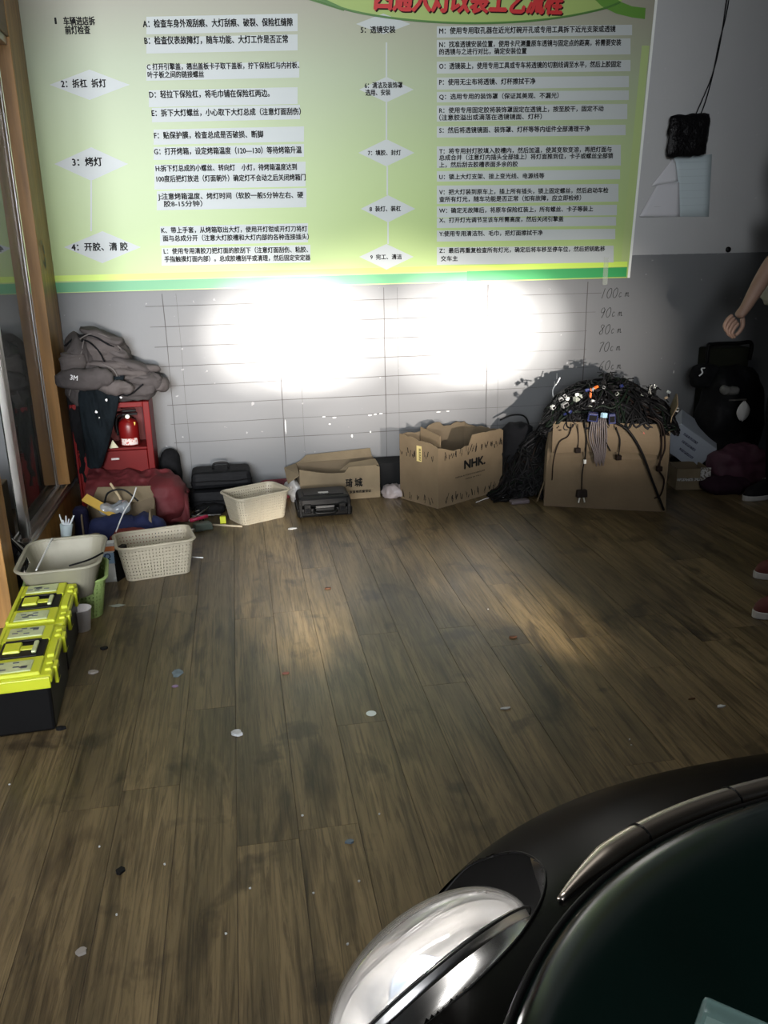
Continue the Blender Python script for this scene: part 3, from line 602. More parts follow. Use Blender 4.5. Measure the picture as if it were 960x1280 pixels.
# ------------------------------------------------------------------ black bags by the wall
folded('black_pouch', 'black upright pouch leaning between the red cabinet and the wall line', (-.385, -.10, .16), (.05, .06, .13), M_dark, seed=33, fold=.008, fs=9, res=40, cat='bag')
bagm = mat('black_nylon', (.014, .015, .018), .6, noise_amt=.4, nscale=14, bump=.3)
b1_ = thing('soft_case', 'black soft case with zip lying on top of another one by the wall', 'case', (-.13, -.16, .105), .02)
MB().box(-.155, .155, -.09, .09, 0, .085, tp=.95).build('case_body', bagm, b1_, bevel=.022)
MB().tube(catmull([(-.155, -.092, .04), (-.05, -.095, .043), (.06, -.095, .038), (.155, -.09, .045)], 6), .003, 6).build('zip', M_black, b1_)
MB().tube(catmull([(-.04, 0, .085), (-.03, 0, .11), (.03, 0, .11), (.04, 0, .085)], 6), .006, 8).build('handle', M_black, b1_, smooth=True)
b2_ = thing('soft_case', 'flat black soft case lying on the floor under another one by the wall', 'case', (-.13, -.17, 0), -.03)
MB().box(-.17, .17, -.11, .11, 0, .10, tp=.93).build('case_body', bagm, b2_, bevel=.025)
MB().tube(catmull([(-.172, -.112, .05), (-.05, -.118, .052), (.06, -.118, .048), (.172, -.112, .05)], 6), .003, 6).build('zip', M_black, b2_)

# ------------------------------------------------------------------ junk carton in front of the burgundy cover
def open_carton(name, label, w, d, h, loc, rz, m_=None, rimf=None, t=.005, flaps=(), n=18, cat='box'):
    # one box of four walls with an uneven top edge; w along x, d along y, origin at centre of base
    m_ = m_ or M_card
    o = thing(name, label, cat, loc, rz)
    cs = [(-w/2, -d/2), (w/2, -d/2), (w/2, d/2), (-w/2, d/2)]
    P_ = []
    for s_ in range(4):
        a, b_ = cs[s_], cs[(s_+1) % 4]
        for i in range(n): P_.append((a[0]+(b_[0]-a[0])*i/n, a[1]+(b_[1]-a[1])*i/n, s_, i/n))
    N_ = len(P_); mb = MB(); rows = 6
    def pt(i, r, off):
        x, y, s_, u = P_[i % N_]; hh = h+(rimf(s_, u) if rimf else 0)
        sx = 1-2*off/w; sy = 1-2*off/d; z = hh*r/(rows-1)
        bow = 0.006*sin(pi*u)*(r/(rows-1)); nx, ny = [(0, -1), (1, 0), (0, 1), (-1, 0)][s_]
        return (x*sx+nx*bow, y*sy+ny*bow, z)
    for off, mi in ((0, 0), (t, 1)):
        mb.add([pt(i, r, off) for r in range(rows) for i in range(N_)], [(r*N_+i, r*N_+(i+1) % N_, (r+1)*N_+(i+1) % N_, (r+1)*N_+i) for r in range(rows-1) for i in range(N_)], mi)
    mb.add([pt(i, rows-1, off) for off in (0, t) for i in range(N_)], [(i, (i+1) % N_, N_+(i+1) % N_, N_+i) for i in range(N_)], 0)
    mb.box(-w/2+.001, w/2-.001, -d/2+.001, d/2-.001, .001, .006, 1)
    mb.build('carton_body', [m_, M_cardin], o, weld=True)
    for k, (pts, th) in enumerate(flaps):
        MB().add(pts, [tuple(range(len(pts)))]).build('flap', [m_], o, solid=th)
    return o
jc = open_carton('junk_carton', 'open brown carton full of scraps in front of the burgundy cover', .30, .22, .15, (-.585, -.64, 0), .0, M_card2,
    rimf=lambda s, u: .012*sin(u*7+s)+(0 if s != 0 else -.085), flaps=[([(-.14, .11, .15), (.14, .11, .14), (.15, .17, .20), (-.11, .17, .21)], .004)])
o = MB().box(-.09, .09, -.022, .022, 0, .006).build('yellow_wooden_slat', mat('yellow_wood', (.50, .32, .06), .6), None, loc=(-.655, -.66, .165)); o.rotation_euler = (.5, .55, -.25); tag(o, 'yellow wooden slat sticking out of the junk carton', 'slat')
folded('blue_cloth', 'dark blue rag spilling over the front of the junk carton', (-.55, -.705, .075), (.16, .06, .055), mat('navy_fabric', (.008, .014, .062), .8, bump=.3), seed=40, fold=.018, fs=11, res=60, cat='rag')
folded('navy_rag', 'navy rag standing at the left corner of the junk carton', (-.745, -.68, .09), (.035, .04, .09), mat('deep_navy_fabric', (.015, .015, .05), .85, bump=.3), seed=41, fold=.012, fs=12, res=40, cat='rag')
folded('red_rag', 'dull red rag stuffed beside the blue rag behind the middle basket', (-.53, -.80, .045), (.09, .05, .045), mat('rust_red_fabric', (.17, .025, .02), .8, bump=.3), seed=42, fold=.014, fs=12, res=40, cat='rag')
folded('clear_bag', 'crumpled clear plastic bag on top of the junk carton', (-.60, -.64, .155), (.055, .035, .016), mat('clear_film', (.30, .33, .36), .15, spec=.9, alpha=.7), seed=43, fold=.02, fs=16, res=50, cat='bag')
tag(MB().tube(catmull([(-.655, -.60, .15), (-.63, -.60, .215), (-.56, -.60, .225), (-.50, -.61, .17)], 8), .0045, 8).build('black_hoop', M_black, smooth=True), 'black cable loop arching out of the junk carton', 'cable')
tag(MB().tube(catmull([(-.555, -.985, .15), (-.53, -.88, .20), (-.50, -.79, .235), (-.485, -.74, .27)], 6), .0028, 8).build('white_stick', M_white, smooth=True), 'thin white stick leaning from the middle basket on the junk carton', 'stick')
tag(MB().tube(catmull([(-.58, -.56, .16), (-.60, -.55, .20), (-.625, -.54, .245)], 5), .006, 8).build('tan_stick', mat('tan_wood', (.42, .33, .2), .7), smooth=True), 'tan wooden stick poking out of the junk carton', 'stick')
# green-grey mat, cup with gloves
o = MB().box(-.17, .17, -.09, .09, 0, .05, tp=.96).build('olive_tray', mat('olive_plastic', (.07, .08, .035), .6, noise_amt=.3), None, loc=(-.63, -.90, 0), rz=.06, bevel=.006); tag(o, 'flat olive tray on the floor behind the baskets', 'tray')
o = MB().box(-.03, .03, -.03, .03, 0, .045).build('translucent_tub', mat('grey_green_tub', (.22, .26, .18), .3), None, loc=(-.67, -.90, .0502), bevel=.008); tag(o, 'small grey green tub on the olive tray', 'tub')
gl = thing('nozzle_bunch', 'white bundle of fanned plastic tips standing in front of the partition', 'tips', (-.782, -.88, .0))
MB().lathe([(0, 0), (.018, 0), (.026, .09), (.022, .09), (0, .088)], 14).build('paper_wrap', mat('pale_blue_plastic', (.55, .66, .70), .4), gl, smooth=True)
for k in range(7):
    a_ = -1.2+k*.4; MB().tube([(.012*sin(a_), 0, .08), (.032*sin(a_), .01*cos(k), .118+.012*cos(k*2))], .005, 6, rs=[.005, .0025]).build('tip', mat('white_tip', (.75, .78, .8), .4), gl)
gl.location.z = .075; gl.rotation_euler = (-.05, .12, 0)
o = MB().box(-.075, .075, -.10, .10, 0, .074).build('brown_carton', M_card, None, loc=(-.775, -.90, 0), bevel=.003); tag(o, 'low brown carton under the partition rail carrying the white tips', 'box')

# ------------------------------------------------------------------ baskets
def rrect(w, d, r, n, uneven=True):
    # n points round a rounded rectangle, evenly by length
    L_ = [w-2*r, pi*r/2, d-2*r, pi*r/2]*2; T = sum(L_); out = []
    for i in range(n):
        s_ = T*((i//2*2+(.55 if i % 2 else 0)) if uneven else i)/n; k = 0
        while s_ > L_[k]: s_ -= L_[k]; k += 1
        c = [(w/2-r, -d/2+r), (w/2-r, d/2-r), (-w/2+r, d/2-r), (-w/2+r, -d/2+r)]
        q = k//2
        if k % 2 == 0:
            p = [(-w/2+r+s_, -d/2), (w/2, -d/2+r+s_), (w/2-r-s_, d/2), (-w/2, d/2-r-s_)][q]
        else:
            a = -pi/2+q*pi/2+s_/r; p = (c[q][0]+r*cos(a), c[q][1]+r*sin(a))
        out.append(p)
    return out
def basket(label, w, d, h, loc, rz, m_, r=.04, taper=.84, nu=140, nv=21, tilt=(0, 0), holes=True, handle=False, group=None):
    t = thing('plastic_basket', label, 'basket', loc, rz, group); t.rotation_euler = (tilt[0], tilt[1], rz)
    def ring(z, grow=0):
        s_ = taper+(1-taper)*(z/h); return [(x*s_, y*s_) for x, y in rrect(w+grow, d+grow, r, nu)]
    mb = MB(); zs = [h*(j+(.12 if j % 2 else -.12)*(0 < j < nv-1))/(nv-1) for j in range(nv)]
    vs = []
    for z in zs: vs += [(x, y, z) for x, y in ring(z)]
    def keep(i, j):
        if j in (0, nv-2, nv-3) and j != nv-3: return True
        if handle and nv-7 <= j <= nv-4 and (int(nu*.78) <= i <= int(nu*.90)): return False
        if not holes: return True
        return not (i % 2 == 0 and (j % 2 == 1))
    mb.add(vs, [(j*nu+i, j*nu+(i+1) % nu, (j+1)*nu+(i+1) % nu, (j+1)*nu+i) for j in range(nv-1) for i in range(nu) if keep(i, j)])
    mb.build('basket_wall', m_, t, smooth=False, solid=.0028)
    b0 = MB(); pr = ring(0); b0.add([(x, y, .0015) for x, y in pr]+[(x, y, .0045) for x, y in pr], [tuple(range(nu))[::-1], tuple(range(nu, 2*nu))]+[(i, (i+1) % nu, nu+(i+1) % nu, nu+i) for i in range(nu)]); b0.build('basket_base', m_, t)
    rp = [(x, y, h) for x, y in ring(h, .006)]; mb = MB(); n = 8
    vs = []; 
    for i in range(nu):
        p = V(rp[i]); q = V(rp[(i+1) % nu]); t_ = (q-V(rp[i-1])).normalized(); o_ = V((t_.y, -t_.x, 0))
        vs += [p+o_*(.0075*cos(a))+V((0, 0, .0055*sin(a))) for a in [2*pi*k/n for k in range(n)]]
    mb.add(vs, [(i*n+k, i*n+(k+1) % n, ((i+1) % nu)*n+(k+1) % n, ((i+1) % nu)*n+k) for i in range(nu) for k in range(n)])
    mb.build('basket_rim', m_, t, smooth=True)
    return t
bB = basket('cream woven-look plastic basket on the floor left of the black tool case', .285, .20, .135, (.035, -.44, 0), .46, M_cream, r=.04)
bM = basket('cream woven-look plastic basket, the middle one, in front of the junk carton', .30, .205, .145, (-.395, -1.075, 0), .20, M_cream, r=.035)
M_gr = mat('pale_green_plastic', (.30, .42, .14), .5)
bG = basket('pale green woven-look plastic basket standing under the large cream tub', .27, .25, .150, (-.672, -1.432, 0), .12, M_gr, r=.05, taper=.80)
bL = basket('large smooth cream tub with side handles resting tilted in the green basket', .272, .32, .13, (-.668, -1.465, .108), .04, mat('dirty_cream_plastic', (.30, .285, .215), .5, noise_amt=.2, nscale=7), r=.06, taper=.70, holes=False, handle=True, tilt=(.03, -.02))
tag(MB().tube(catmull([(-.62, -1.625, .246), (-.56, -1.60, .253), (-.515, -1.56, .262)], 5), .0035, 6).build('dark_tool_shaft', M_black), 'thin dark rod lying across the rim of the cream tub', 'rod')
o = MB().tube([(-.725, -1.632, .243), (-.735, -1.31, .246)], .003, 6).build('white_strap', M_white); tag(o, 'white strap running across the inside of the cream tub', 'strap')
o = MB().lathe([(0, 0), (.06, 0), (.062, .05), (.055, .055), (0, .055)], 24).build('black_reel', M_black, None, loc=(-.66, -1.52, .115), smooth=True); tag(o, 'round black reel lying in the cream tub', 'reel')
# cartons beside the baskets
ct = thing('small_carton', 'slim white carton with orange and blue print between the two left baskets', 'box', tuple(atz(138, 728, 0)+V((0, .02, 0))), .06)
MB().box(-.03, .03, -.02, .02, 0, .165).build('carton_body', mat('white_carton', (.66, .68, .70), .5), ct, bevel=.002)
MB().box(-.0302, .0302, -.0207, -.0202, .132, .152).build('orange_print', mat('orange_print', (.62, .20, .06), .5), ct)
MB().box(-.0302, .0302, -.0207, -.0202, .08, .125).build('blue_print', mat('light_blue_print', (.30, .45, .66), .5), ct)
text("Q", 'printed_letter', mat('navy_print', (.01, .03, .12), .5), ct, (-.012, -.0210, .100), (1, 0, 0), (0, 0, 1), .034, .024, .02, .0004)
o = MB().box(-.045, .045, -.012, .012, 0, .13).build('black_board', M_black, None, loc=(-.53, -1.13, 0), rz=1.15, bevel=.003); tag(o, 'black flat case upright beside the white carton', 'case')
cup = thing('paper_cup', 'white paper cup standing between the toolbox and the green basket', 'cup', tuple(atz(103, 789, 0)+V((0, .015, 0))))
MB().lathe([(0, .003), (.024, .003), (.024, 0), (.026, 0), (.036, .078), (.0375, .079), (.0375, .082), (.0345, .082), (.025, .004), (0, .004)], 28).build('cup_body', mat('cup_paper', (.88, .87, .90), .5), cup, smooth=True)

# ------------------------------------------------------------------ yellow toolboxes
M_yel = mat('yellow_green_plastic', (.56, .62, .025), .38, noise_amt=.05, nscale=5)
M_clear = mat('cloudy_clear_plastic', (.55, .62, .33), .25, noise_amt=.22, nscale=18, spec=.6)
def toolbox(label, loc, rz, L_=.34, w=.185, h=.15):
    t = thing('toolbox', label, 'toolbox', loc, rz, None)   # long side on y
    MB().box(-w/2+.012, w/2-.012, -L_/2+.012, L_/2-.012, 0, h, tp=1.05).build('box_body', M_black, t, bevel=.008)
    mb = MB().box(-w/2, w/2, -L_/2, L_/2, h, h+.024, tp=.99); mb.build('lid', M_yel, t, bevel=.007)
    z = h+.024
    lid = MB()
    lid.box(-w/2+.014, w/2-.030, -L_/2+.012, -L_/2+.115, z-.002, z+.010, tp=.96)
    lid.box(-w/2+.014, w/2-.030, L_/2-.115, L_/2-.012, z-.002, z+.010, tp=.96)
    lid.box(-w/2+.008, -w/2+.020, -L_/2+.02, L_/2-.02, z-.002, z+.014)
    lid.box(w/2-.028, w/2-.006, -.055, .055, z-.002, z+.008, tp=.9)
    for yy in (-.128, -.092, .092, .128): lid.box(w/2-.024, w/2-.004, yy-.010, yy+.010, z-.003, z+.007, tp=.85)
    lid.build('lid_ribs', M_yel, t, bevel=.003)
    for sy in (-1, 1):
        o = MB().box(-w/2+.030, w/2-.055, sy*.114-.033, sy*.114+.033, z+.009, z+.0135, tp=.97).build('clear_organizer_lid', M_clear, t, bevel=.002)
        mb = MB(); rr = random.Random(int(sy)+int(loc[1]*10))
        for _ in range(7): xx = rr.uniform(-.05, .02); yy = sy*.114+rr.uniform(-.022, .022); mb.box(xx-.008, xx+.008, yy-.003, yy+.003, z+.0136, z+.0146)
        mb.build('small_parts', mat('dark_screws', (.10, .11, .12), .4, .5), o)
    # handle recess
    MB().box(-w/2+.026, w/2-.036, -.058, .058, z-.0025, z+.0085).build('handle_recess', M_black, t)
    MB().box(-w/2+.034, -.010, -.022, .040, z+.008, z+.016, tp=.9).box(-.012, .024, -.008, .018, z+.008, z+.012).build('recess_plate', M_yel, t, bevel=.002)
    hd = MB().box(.022, .036, -.036, .036, z+.0086, z+.018).build('handle', M_clear, t, bevel=.004)
    for ya in (-.057, .047): MB().box(-w/2+.032, .040, ya, ya+.010, z+.0086, z+.014).build('handle_arm', M_black, t, bevel=.002)
    for yy in (-.095, .095):
        o = MB().box(w/2-.004, w/2+.007, yy-.022, yy+.022, h-.028, h+.024).build('latch', M_yel, t, bevel=.003)
        MB().box(w/2+.0068, w/2+.009, yy-.012, yy+.012, h-.016, h+.008).build('latch_tab', M_black, o)
    MB().box(-w/2+.005, w/2-.005, -L_/2-.004, -L_/2+.004, h-.012, h+.022).build('end_grip', M_yel, t, bevel=.003)
    return t
toolbox('yellow lidded black toolbox, the nearer of the two at the left edge', (-.663, -2.125, 0), .065)
toolbox('yellow lidded black toolbox, the farther one beside the green basket', (-.688, -1.775, 0), .06)

# ------------------------------------------------------------------ tools and sticks between the baskets
tl = thing('rivet_tool', 'grey green hand tool with a pink handle on the floor between the baskets', 'tool', tuple(atz(254, 662, 0)), .35)
MB().box(-.045, .045, -.025, .03, 0, .035, tp=.85).build('tool_body', mat('grey_green_metal', (.07, .09, .075), .5), tl, bevel=.006)
MB().tube([(-.05, .03, .045), (.04, .045, .048)], .009, 8).build('pink_handle', mat('crimson_plastic', (.40, .02, .07), .4), tl, smooth=True)
MB().tube([(-.05, -.02, .012), (-.085, -.035, .012)], .011, 10).build('nozzle', M_alu, tl, smooth=True)
o = MB().box(-.014, .014, -.01, .01, 0, .035).build('yellow_tag', mat('fluo_yellow', (.62, .68, .04), .5), None, loc=tuple(atz(279, 654, 0)), bevel=.001); tag(o, 'small fluorescent yellow tag leaning on the first basket', 'tag')
for k, (lab, pa, pb_, hz, m_, r) in enumerate((('thin steel screwdriver lying behind the pink handled tool', (236, 651), (262, 634), .04, M_alu, .004), ('long thin rod lying across the tools by the left basket', (240, 645), (276, 643), .05, mat('dull_steel', (.25, .25, .25), .4, .8), .003),
      ('pale wooden stick on the floor in front of the first basket', (266, 656), (303, 658), .006, mat('pale_wood', (.42, .36, .26), .7), .0055), ('white stick poking out to the right of the middle basket', (233, 696), (254, 697), .012, M_white, .003),
      ('second steel rod resting over the tools in front of the soft cases', (244, 640), (270, 628), .03, M_alu, .003))):
    a = atz(*pa, hz); b_ = atz(*pb_, hz); tag(MB().tube([a, (a+b_)/2, b_], r, 8).build('rod' if 'stick' not in lab else 'stick', m_, smooth=True), lab, 'stick' if 'stick' in lab else 'rod')
for k in range(5):
    c = atz(238+k*6, 640+(k*7) % 11, .012)
    pts = [c+V((random.uniform(-.03, .03), random.uniform(-.03, .03), random.uniform(-.004, .02))) for _ in range(5)]
    tag(MB().tube(catmull(pts, 6), .003, 6).build('wire_scrap', M_black, smooth=True), 'short black wire scrap in the tool heap by the left basket', 'wire', 'wire scraps in the tool heap')
folded('dark_glove', 'dark glove lying among the tools under the soft cases', tuple(atz(262, 640, .02)+V((0, .05, 0))), (.07, .05, .022), M_dark, seed=51, fold=.01, fs=14, res=36, cat='glove')
# maroon wicker basket and crumpled bag at the wall
bW = basket('small maroon wicker basket at the wall behind the first cream basket', .15, .11, .075, (.155, -.10, 0), .05, mat('maroon_wicker', (.13, .02, .03), .6), r=.025, nu=60, nv=11)
folded('plastic_bag', 'crumpled translucent bag between the wicker basket and the low carton', (.235, -.20, .055), (.035, .05, .05), mat('milky_film', (.42, .42, .42), .3, alpha=.85), seed=55, fold=.018, fs=22, res=44, cat='bag')
tag(boxo('white_board_scrap', M_white, (-.06, .06, -.02, .02, 0, .012), loc=(.06, -.06, .0), bevel=.001), 'thin white board scrap at the foot of the wall', 'scrap')

# ------------------------------------------------------------------ cardboard boxes along the wall
def facetext(parent, s, x, z, w, h, y=None, bold=.02, m_=None, nm='printed_text', tilt=0, d=0):
    text(s, nm, m_ or M_ink, parent, (x, y, z), (1, 0, tilt), (0, 0, 1), h, w, bold, .0012)
# low carton with chinese print
W_, D_, H_ = .42, .20, .165
low = open_carton('low_carton', 'low open brown carton with torn flaps and Chinese print against the wall', W_, D_, H_, (.475, -.145, 0), .02, M_card2,
    rimf=lambda s, u: [.012-.03*sin(pi*u)*(u < .6), 0, .01, -.03*sin(pi*u)][s],
    flaps=[([(-.20, .095, .165), (.205, .095, .17), (.20, .125, .215), (-.15, .12, .20)], .004), ([(-.21, -.09, .145), (-.21, .09, .165), (-.275, .07, .15), (-.27, -.07, .10)], .004),
           ([(.0, -.098, .160), (.205, -.098, .178), (.20, -.03, .192), (.06, -.04, .182)], .004)])
y_ = -D_/2-.0068
facetext(low, "城", .075, .072, .040, .05, y_, .03); facetext(low, "琦", .028, .072, .034, .05, y_, .03)
facetext(low, "厂家直销质量保证", .03, .035, .13, .016, y_, .02)
# nhk box
W_, D_, H_ = .485, .28, .315
ang = math.atan2(.26, .42); c0 = V((.935, -.518, 0)); ux = V((cos(ang), sin(ang), 0)); uy = V((-sin(ang), cos(ang), 0))
ctr = c0+ux*W_/2+uy*D_/2
def nrim(s, u):
    f_ = .012*fbm((u*6+s*9, 1.3, 0))
    return [(-.012-.018*sin(pi*min(1, u*1.6)) if u < .5 else .028)+f_, .012+f_, .02+.025*(u > .35)*(u < .6)+f_, .028-.02*u+f_][s]
nb = open_carton('nhk_carton', 'tall open brown carton with NHK printed on the front, top edges torn', W_, D_, H_, tuple(ctr), ang, M_card, rimf=nrim,
    flaps=[([(-.10, D_/2-.01, .10), (-.10, -.02, .12), (-.115, -.03, .335), (-.10, D_/2-.01, .36)], .005)])
nb.name = 'open_carton'
y_ = -D_/2-.0068
facetext(nb, "NHK.", -.06, .175, .155, .062, y_, .055, tilt=-.0)
facetext(nb, "NIPPON AUTOMOTIVE HEADLAMP", -.125, .137, .22, .010, y_, .02); facetext(nb, "MADE IN P.R.C.", -.05, .118, .12, .008, y_, .02)
# black handling symbols in two bands (flat print)
def glyphs(parent, xa, xb, z, y, n, axis='x', sgn=1):
    mb = MB(); rr = random.Random(int(z*1000)+n)
    for k in range(n):
        x = xa+(xb-xa)*(k+.5)/n
        for q_ in range(3):
            w = rr.uniform(.002, .006); h = rr.uniform(.012, .036); dx = rr.uniform(-.012, .012); zz = z+rr.uniform(-.012, .012); sl = rr.uniform(-.5, .9)
            p = [(x+dx, zz), (x+dx+w, zz), (x+dx+w+sl*h*.6, zz+h), (x+dx+sl*h*.6, zz+h)]
            mb.add([(a, y, b_) if axis == 'x' else (y, a, b_) for a, b_ in p], [(0, 1, 2, 3)])
    mb.build('handling_symbols', M_ink, parent)['kind'] = 'stuff'
glyphs(nb, -.22, .235, .255, y_-.0006, 12); glyphs(nb, -.22, .235, .025, y_-.0006, 11)
glyphs(nb, -.13, .13, .25, -W_/2-.0078, 6, 'y'); glyphs(nb, -.13, .13, .02, -W_/2-.0078, 5, 'y')
o = MB().box(-W_/2-.008, -W_/2-.0065, -.03, .005, .225, .305).build('yellow_sticker', mat('yellow_sticker', (.62, .52, .22), .6), nb)
o2 = MB(); 
for k in range(8): o2.box(-W_/2-.0086, -W_/2-.0081, -.026, -.012, .232+k*.008, .236+k*.008)
o2.build('barcode', M_ink, o)
# black box in between and crushed film
o = MB().box(-.075, .075, -.07, .07, 0, .165, tp=1.02).build('black_carton', mat('black_board', (.012, .013, .014), .6), None, loc=(.765, -.10, 0), bevel=.003); tag(o, 'black box in the gap between the low carton and the NHK carton', 'box')
folded('crushed_film', 'crushed clear film on the floor left of the NHK carton', (.765, -.235, .025), (.06, .05, .025), mat('pinkish_film', (.40, .35, .35), .25, alpha=.8), seed=61, fold=.016, fs=24, res=44, cat='film')

# ------------------------------------------------------------------ black tool case
tc = thing('tool_case', 'black hard plastic tool case with latches lying in front of the low carton', 'tool case', (.365, -.43, 0), .0)
Mh = mat('black_hard_plastic', (.010, .0105, .011), .4)
MB().box(-.135, .135, -.10, .09, .005, .052, tp=1.02).build('case_base', Mh, tc, bevel=.012)
lid = MB().box(-.135, .135, -.10, .09, .054, .108, tp=.93).build('case_lid', Mh, tc, bevel=.016)
MB().box(-.10, .10, -.07, .06, .108, .112, tp=.97).build('lid_panel', Mh, lid, bevel=.002)
for xx in (-.085, .085):
    l_ = MB().box(xx-.018, xx+.018, -.112, -.10, .03, .075).build('latch', Mh, tc, bevel=.004); MB().box(xx-.010, xx+.010, -.1145, -.112, .038, .056).build('latch_tab', M_dark, l_)
MB().tube(catmull([(-.05, -.10, .045), (-.052, -.128, .04), (-.03, -.135, .036), (.03, -.135, .036), (.052, -.128, .04), (.05, -.10, .045)], 6), .0075, 8).build('carry_handle', Mh, tc, smooth=True)
for xx in (-.118, .118): MB().box(xx-.008, xx+.008, -.107, -.098, .01, .10).build('corner_rib', Mh, tc, bevel=.003)
MB().box(-.045, .045, -.1125, -.108, .055, .066).build('grey_trim', mat('grey_trim', (.07, .07, .07), .4), tc)
o = MB().add([(-.025, -.012, 0), (.025, -.012, 0), (.025, .012, 0), (-.025, .012, 0)], [(0, 1, 2, 3)]).build('case_label', mat('silver_label', (.5, .5, .5), .4), tc, loc=(.0, -.035, .1126))
text("TOOLS", 'label_text', M_white, lid, (-.02, -.065, .1123), (1, 0, 0), (0, 1, 0), .014, .04, .01, .0006)

# ------------------------------------------------------------------ large carton overflowing with cables
A = V((1.467, -.586, 0)); B = V((2.005, -.822, 0)); ux = (B-A).normalized(); uy = V((-ux.y, ux.x, 0)); W_ = (B-A).length; D_ = .42; H_ = .435
ang2 = math.atan2(ux.y, ux.x); ctr = A+ux*W_/2+uy*D_/2
M_card3 = mat('old_cardboard', (.16, .118, .07), .85, noise_amt=.25, nscale=3.5, bump=.25, bscale=25)
cc = thing('cable_carton', 'big brown carton overflowing with car cables at the right', 'box', tuple(ctr), ang2)
def bulge(w, d, h):
    n = 20; mb = MB(); cs = [(-w/2, -d/2), (w/2, -d/2), (w/2, d/2), (-w/2, d/2)]; PP = []
    for s_ in range(4):
        a, b_ = cs[s_], cs[(s_+1) % 4]
        for i in range(n): PP.append((a[0]+(b_[0]-a[0])*i/n, a[1]+(b_[1]-a[1])*i/n, s_, i/n))
    rows = 16; N_ = len(PP)
    def pt(i, r):
        x, y, s_, u = PP[i % N_]; v = r/(rows-1); nx, ny = [(0, -1), (1, 0), (0, 1), (-1, 0)][s_]
        tp_ = 1-.05*v
        b_ = .018*sin(pi*u)*sin(pi*v)+.008*fbm((x*5, y*5, v*2))
        if s_ == 0: b_ += .012*max(0, 1-abs(v-.62)/.05)*(1 if u < .9 else 0)-.010*(v > .62)
        return (x*tp_+nx*b_, y*tp_+ny*b_, h*v+(.015*fbm((x*6, y*6, 4)) if r == rows-1 else 0))
    mb.add([pt(i, r) for r in range(rows) for i in range(N_)], [(r*N_+i, r*N_+(i+1) % N_, (r+1)*N_+(i+1) % N_, (r+1)*N_+i) for r in range(rows-1) for i in range(N_)])
    mb.box(-w/2+.004, w/2-.004, -d/2+.004, d/2-.004, .001, .006)
    return mb
bulge(W_, D_, H_).build('carton_body', M_card3, cc, smooth=False, solid=.005)
# front flap folded down over the face, right ear raised, little flap at the lower left
def flapg(name, f, nu=14, nv=10): return MB().grid(f, nu, nv).build(name, M_card3, cc, solid=.004)
flapg('front_flap', lambda u, v: (-W_/2+.03+(W_-.09)*u, -D_/2-.012-.016*sin(pi*v)-.012*(1-v), .285-.05*(1-u)*(1-v)*0+.155*v+.018*(1-v)*sin(u*2.6)-.006))
flapg('side_flap', lambda u, v: (W_/2-.035+.05*u, -D_/2+.02+.30*v, .40+(.14 if u > .5 else .06)*sin(pi*min(1, .25+v*.75))*u+.02*u))
flapg('left_flap', lambda u, v: (-W_/2-.03*(1-v)-.004, -D_/2+.005+.16*u, .02+.10*v), 6, 6)
o = MB().add([(.150, -D_/2-.032, .335), (.170, -D_/2-.034, .330), (.175, -D_/2-.033, .375), (.160, -D_/2-.030, .40), (.150, -D_/2-.030, .37)], [(0, 1, 2, 3, 4)]).build('red_sticker', mat('red_sticker', (.62, .12, .10), .6, noise_amt=.6, nscale=60), cc)
# heap of cables: nobody could count it
Mc = [mat('cable_black', (.010, .010, .011), .45), mat('cable_grey', (.025, .025, .028), .5), mat('cable_brown', (.022, .013, .010), .5), mat('cable_green', (.012, .022, .014), .5)]
def heap_z(x, y):   # dome over the box, local coordinates
    e = max(0, 1-(x/(W_/2+.02))**2)*max(0, 1-(y/(D_/2+.02))**2)
    return .415+.19*e**.55*(1-.25*(x > .12)*min(1, (x-.12)/.15))+.02*fbm((x*9, y*9, 0))
def tangle(name, n, area, zf, mats, parent, r0=.0022, r1=.0045, seed=1, step=.045, ln=(8, 18), lay=.04, loops=False):
    rr = random.Random(seed); cu = bpy.data.curves.new(name, 'CURVE'); cu.dimensions = '3D'; cu.bevel_depth = 1; cu.bevel_resolution = 1; cu.resolution_u = 3
    for m__ in mats: cu.materials.append(m__)
    for k in range(n):
        x = rr.uniform(-1, 1)*area[0]; y = rr.uniform(-1, 1)*area[1]; a = rr.uniform(0, 2*pi); da = rr.uniform(-.5, .5); pts = []; dz = rr.uniform(-lay, .004)
        for i in range(rr.randint(*ln)):
            pts.append((x, y, zf(x, y)+dz+rr.uniform(-.006, .008)))
            x += cos(a)*step; y += sin(a)*step; a += da+rr.uniform(-.5, .5)
            if abs(x) > area[0]*1.05 or abs(y) > area[1]*1.05: a += 2.2
            x = max(-area[0]*1.12, min(area[0]*1.12, x)); y = max(-area[1]*1.12, min(area[1]*1.12, y))
        sp = cu.splines.new('NURBS'); sp.points.add(len(pts)-1); r = rr.uniform(r0, r1)
        for p, q in zip(sp.points, pts): p.co = (*q, 1); p.radius = r
        sp.use_endpoint_u = True; sp.order_u = 3; sp.material_index = rr.choice([0, 0, 0, 0, 0, 0, 1, 1, 2, 3]) % len(mats)
    o = bpy.data.objects.new(name, cu); COL.objects.link(o); o.parent = parent; return o
hp = tangle('cable_tangle', 330, (W_/2, D_/2), heap_z, Mc, None, seed=5, r0=.0022, r1=.0062, lay=.05)
hp.location = ctr; hp.rotation_euler.z = ang2; tag(hp, 'dense tangle of black car cables heaped on the big carton', 'cables', kind='stuff')
MB().grid(lambda u, v: ((u-.5)*W_*.93, (v-.5)*D_*.93, heap_z((u-.5)*W_*.93, (v-.5)*D_*.93)-.045), 24, 18).build('heap_core', mat('cable_core', (.012, .012, .013), .8, bump=1, bscale=30), hp, smooth=True)
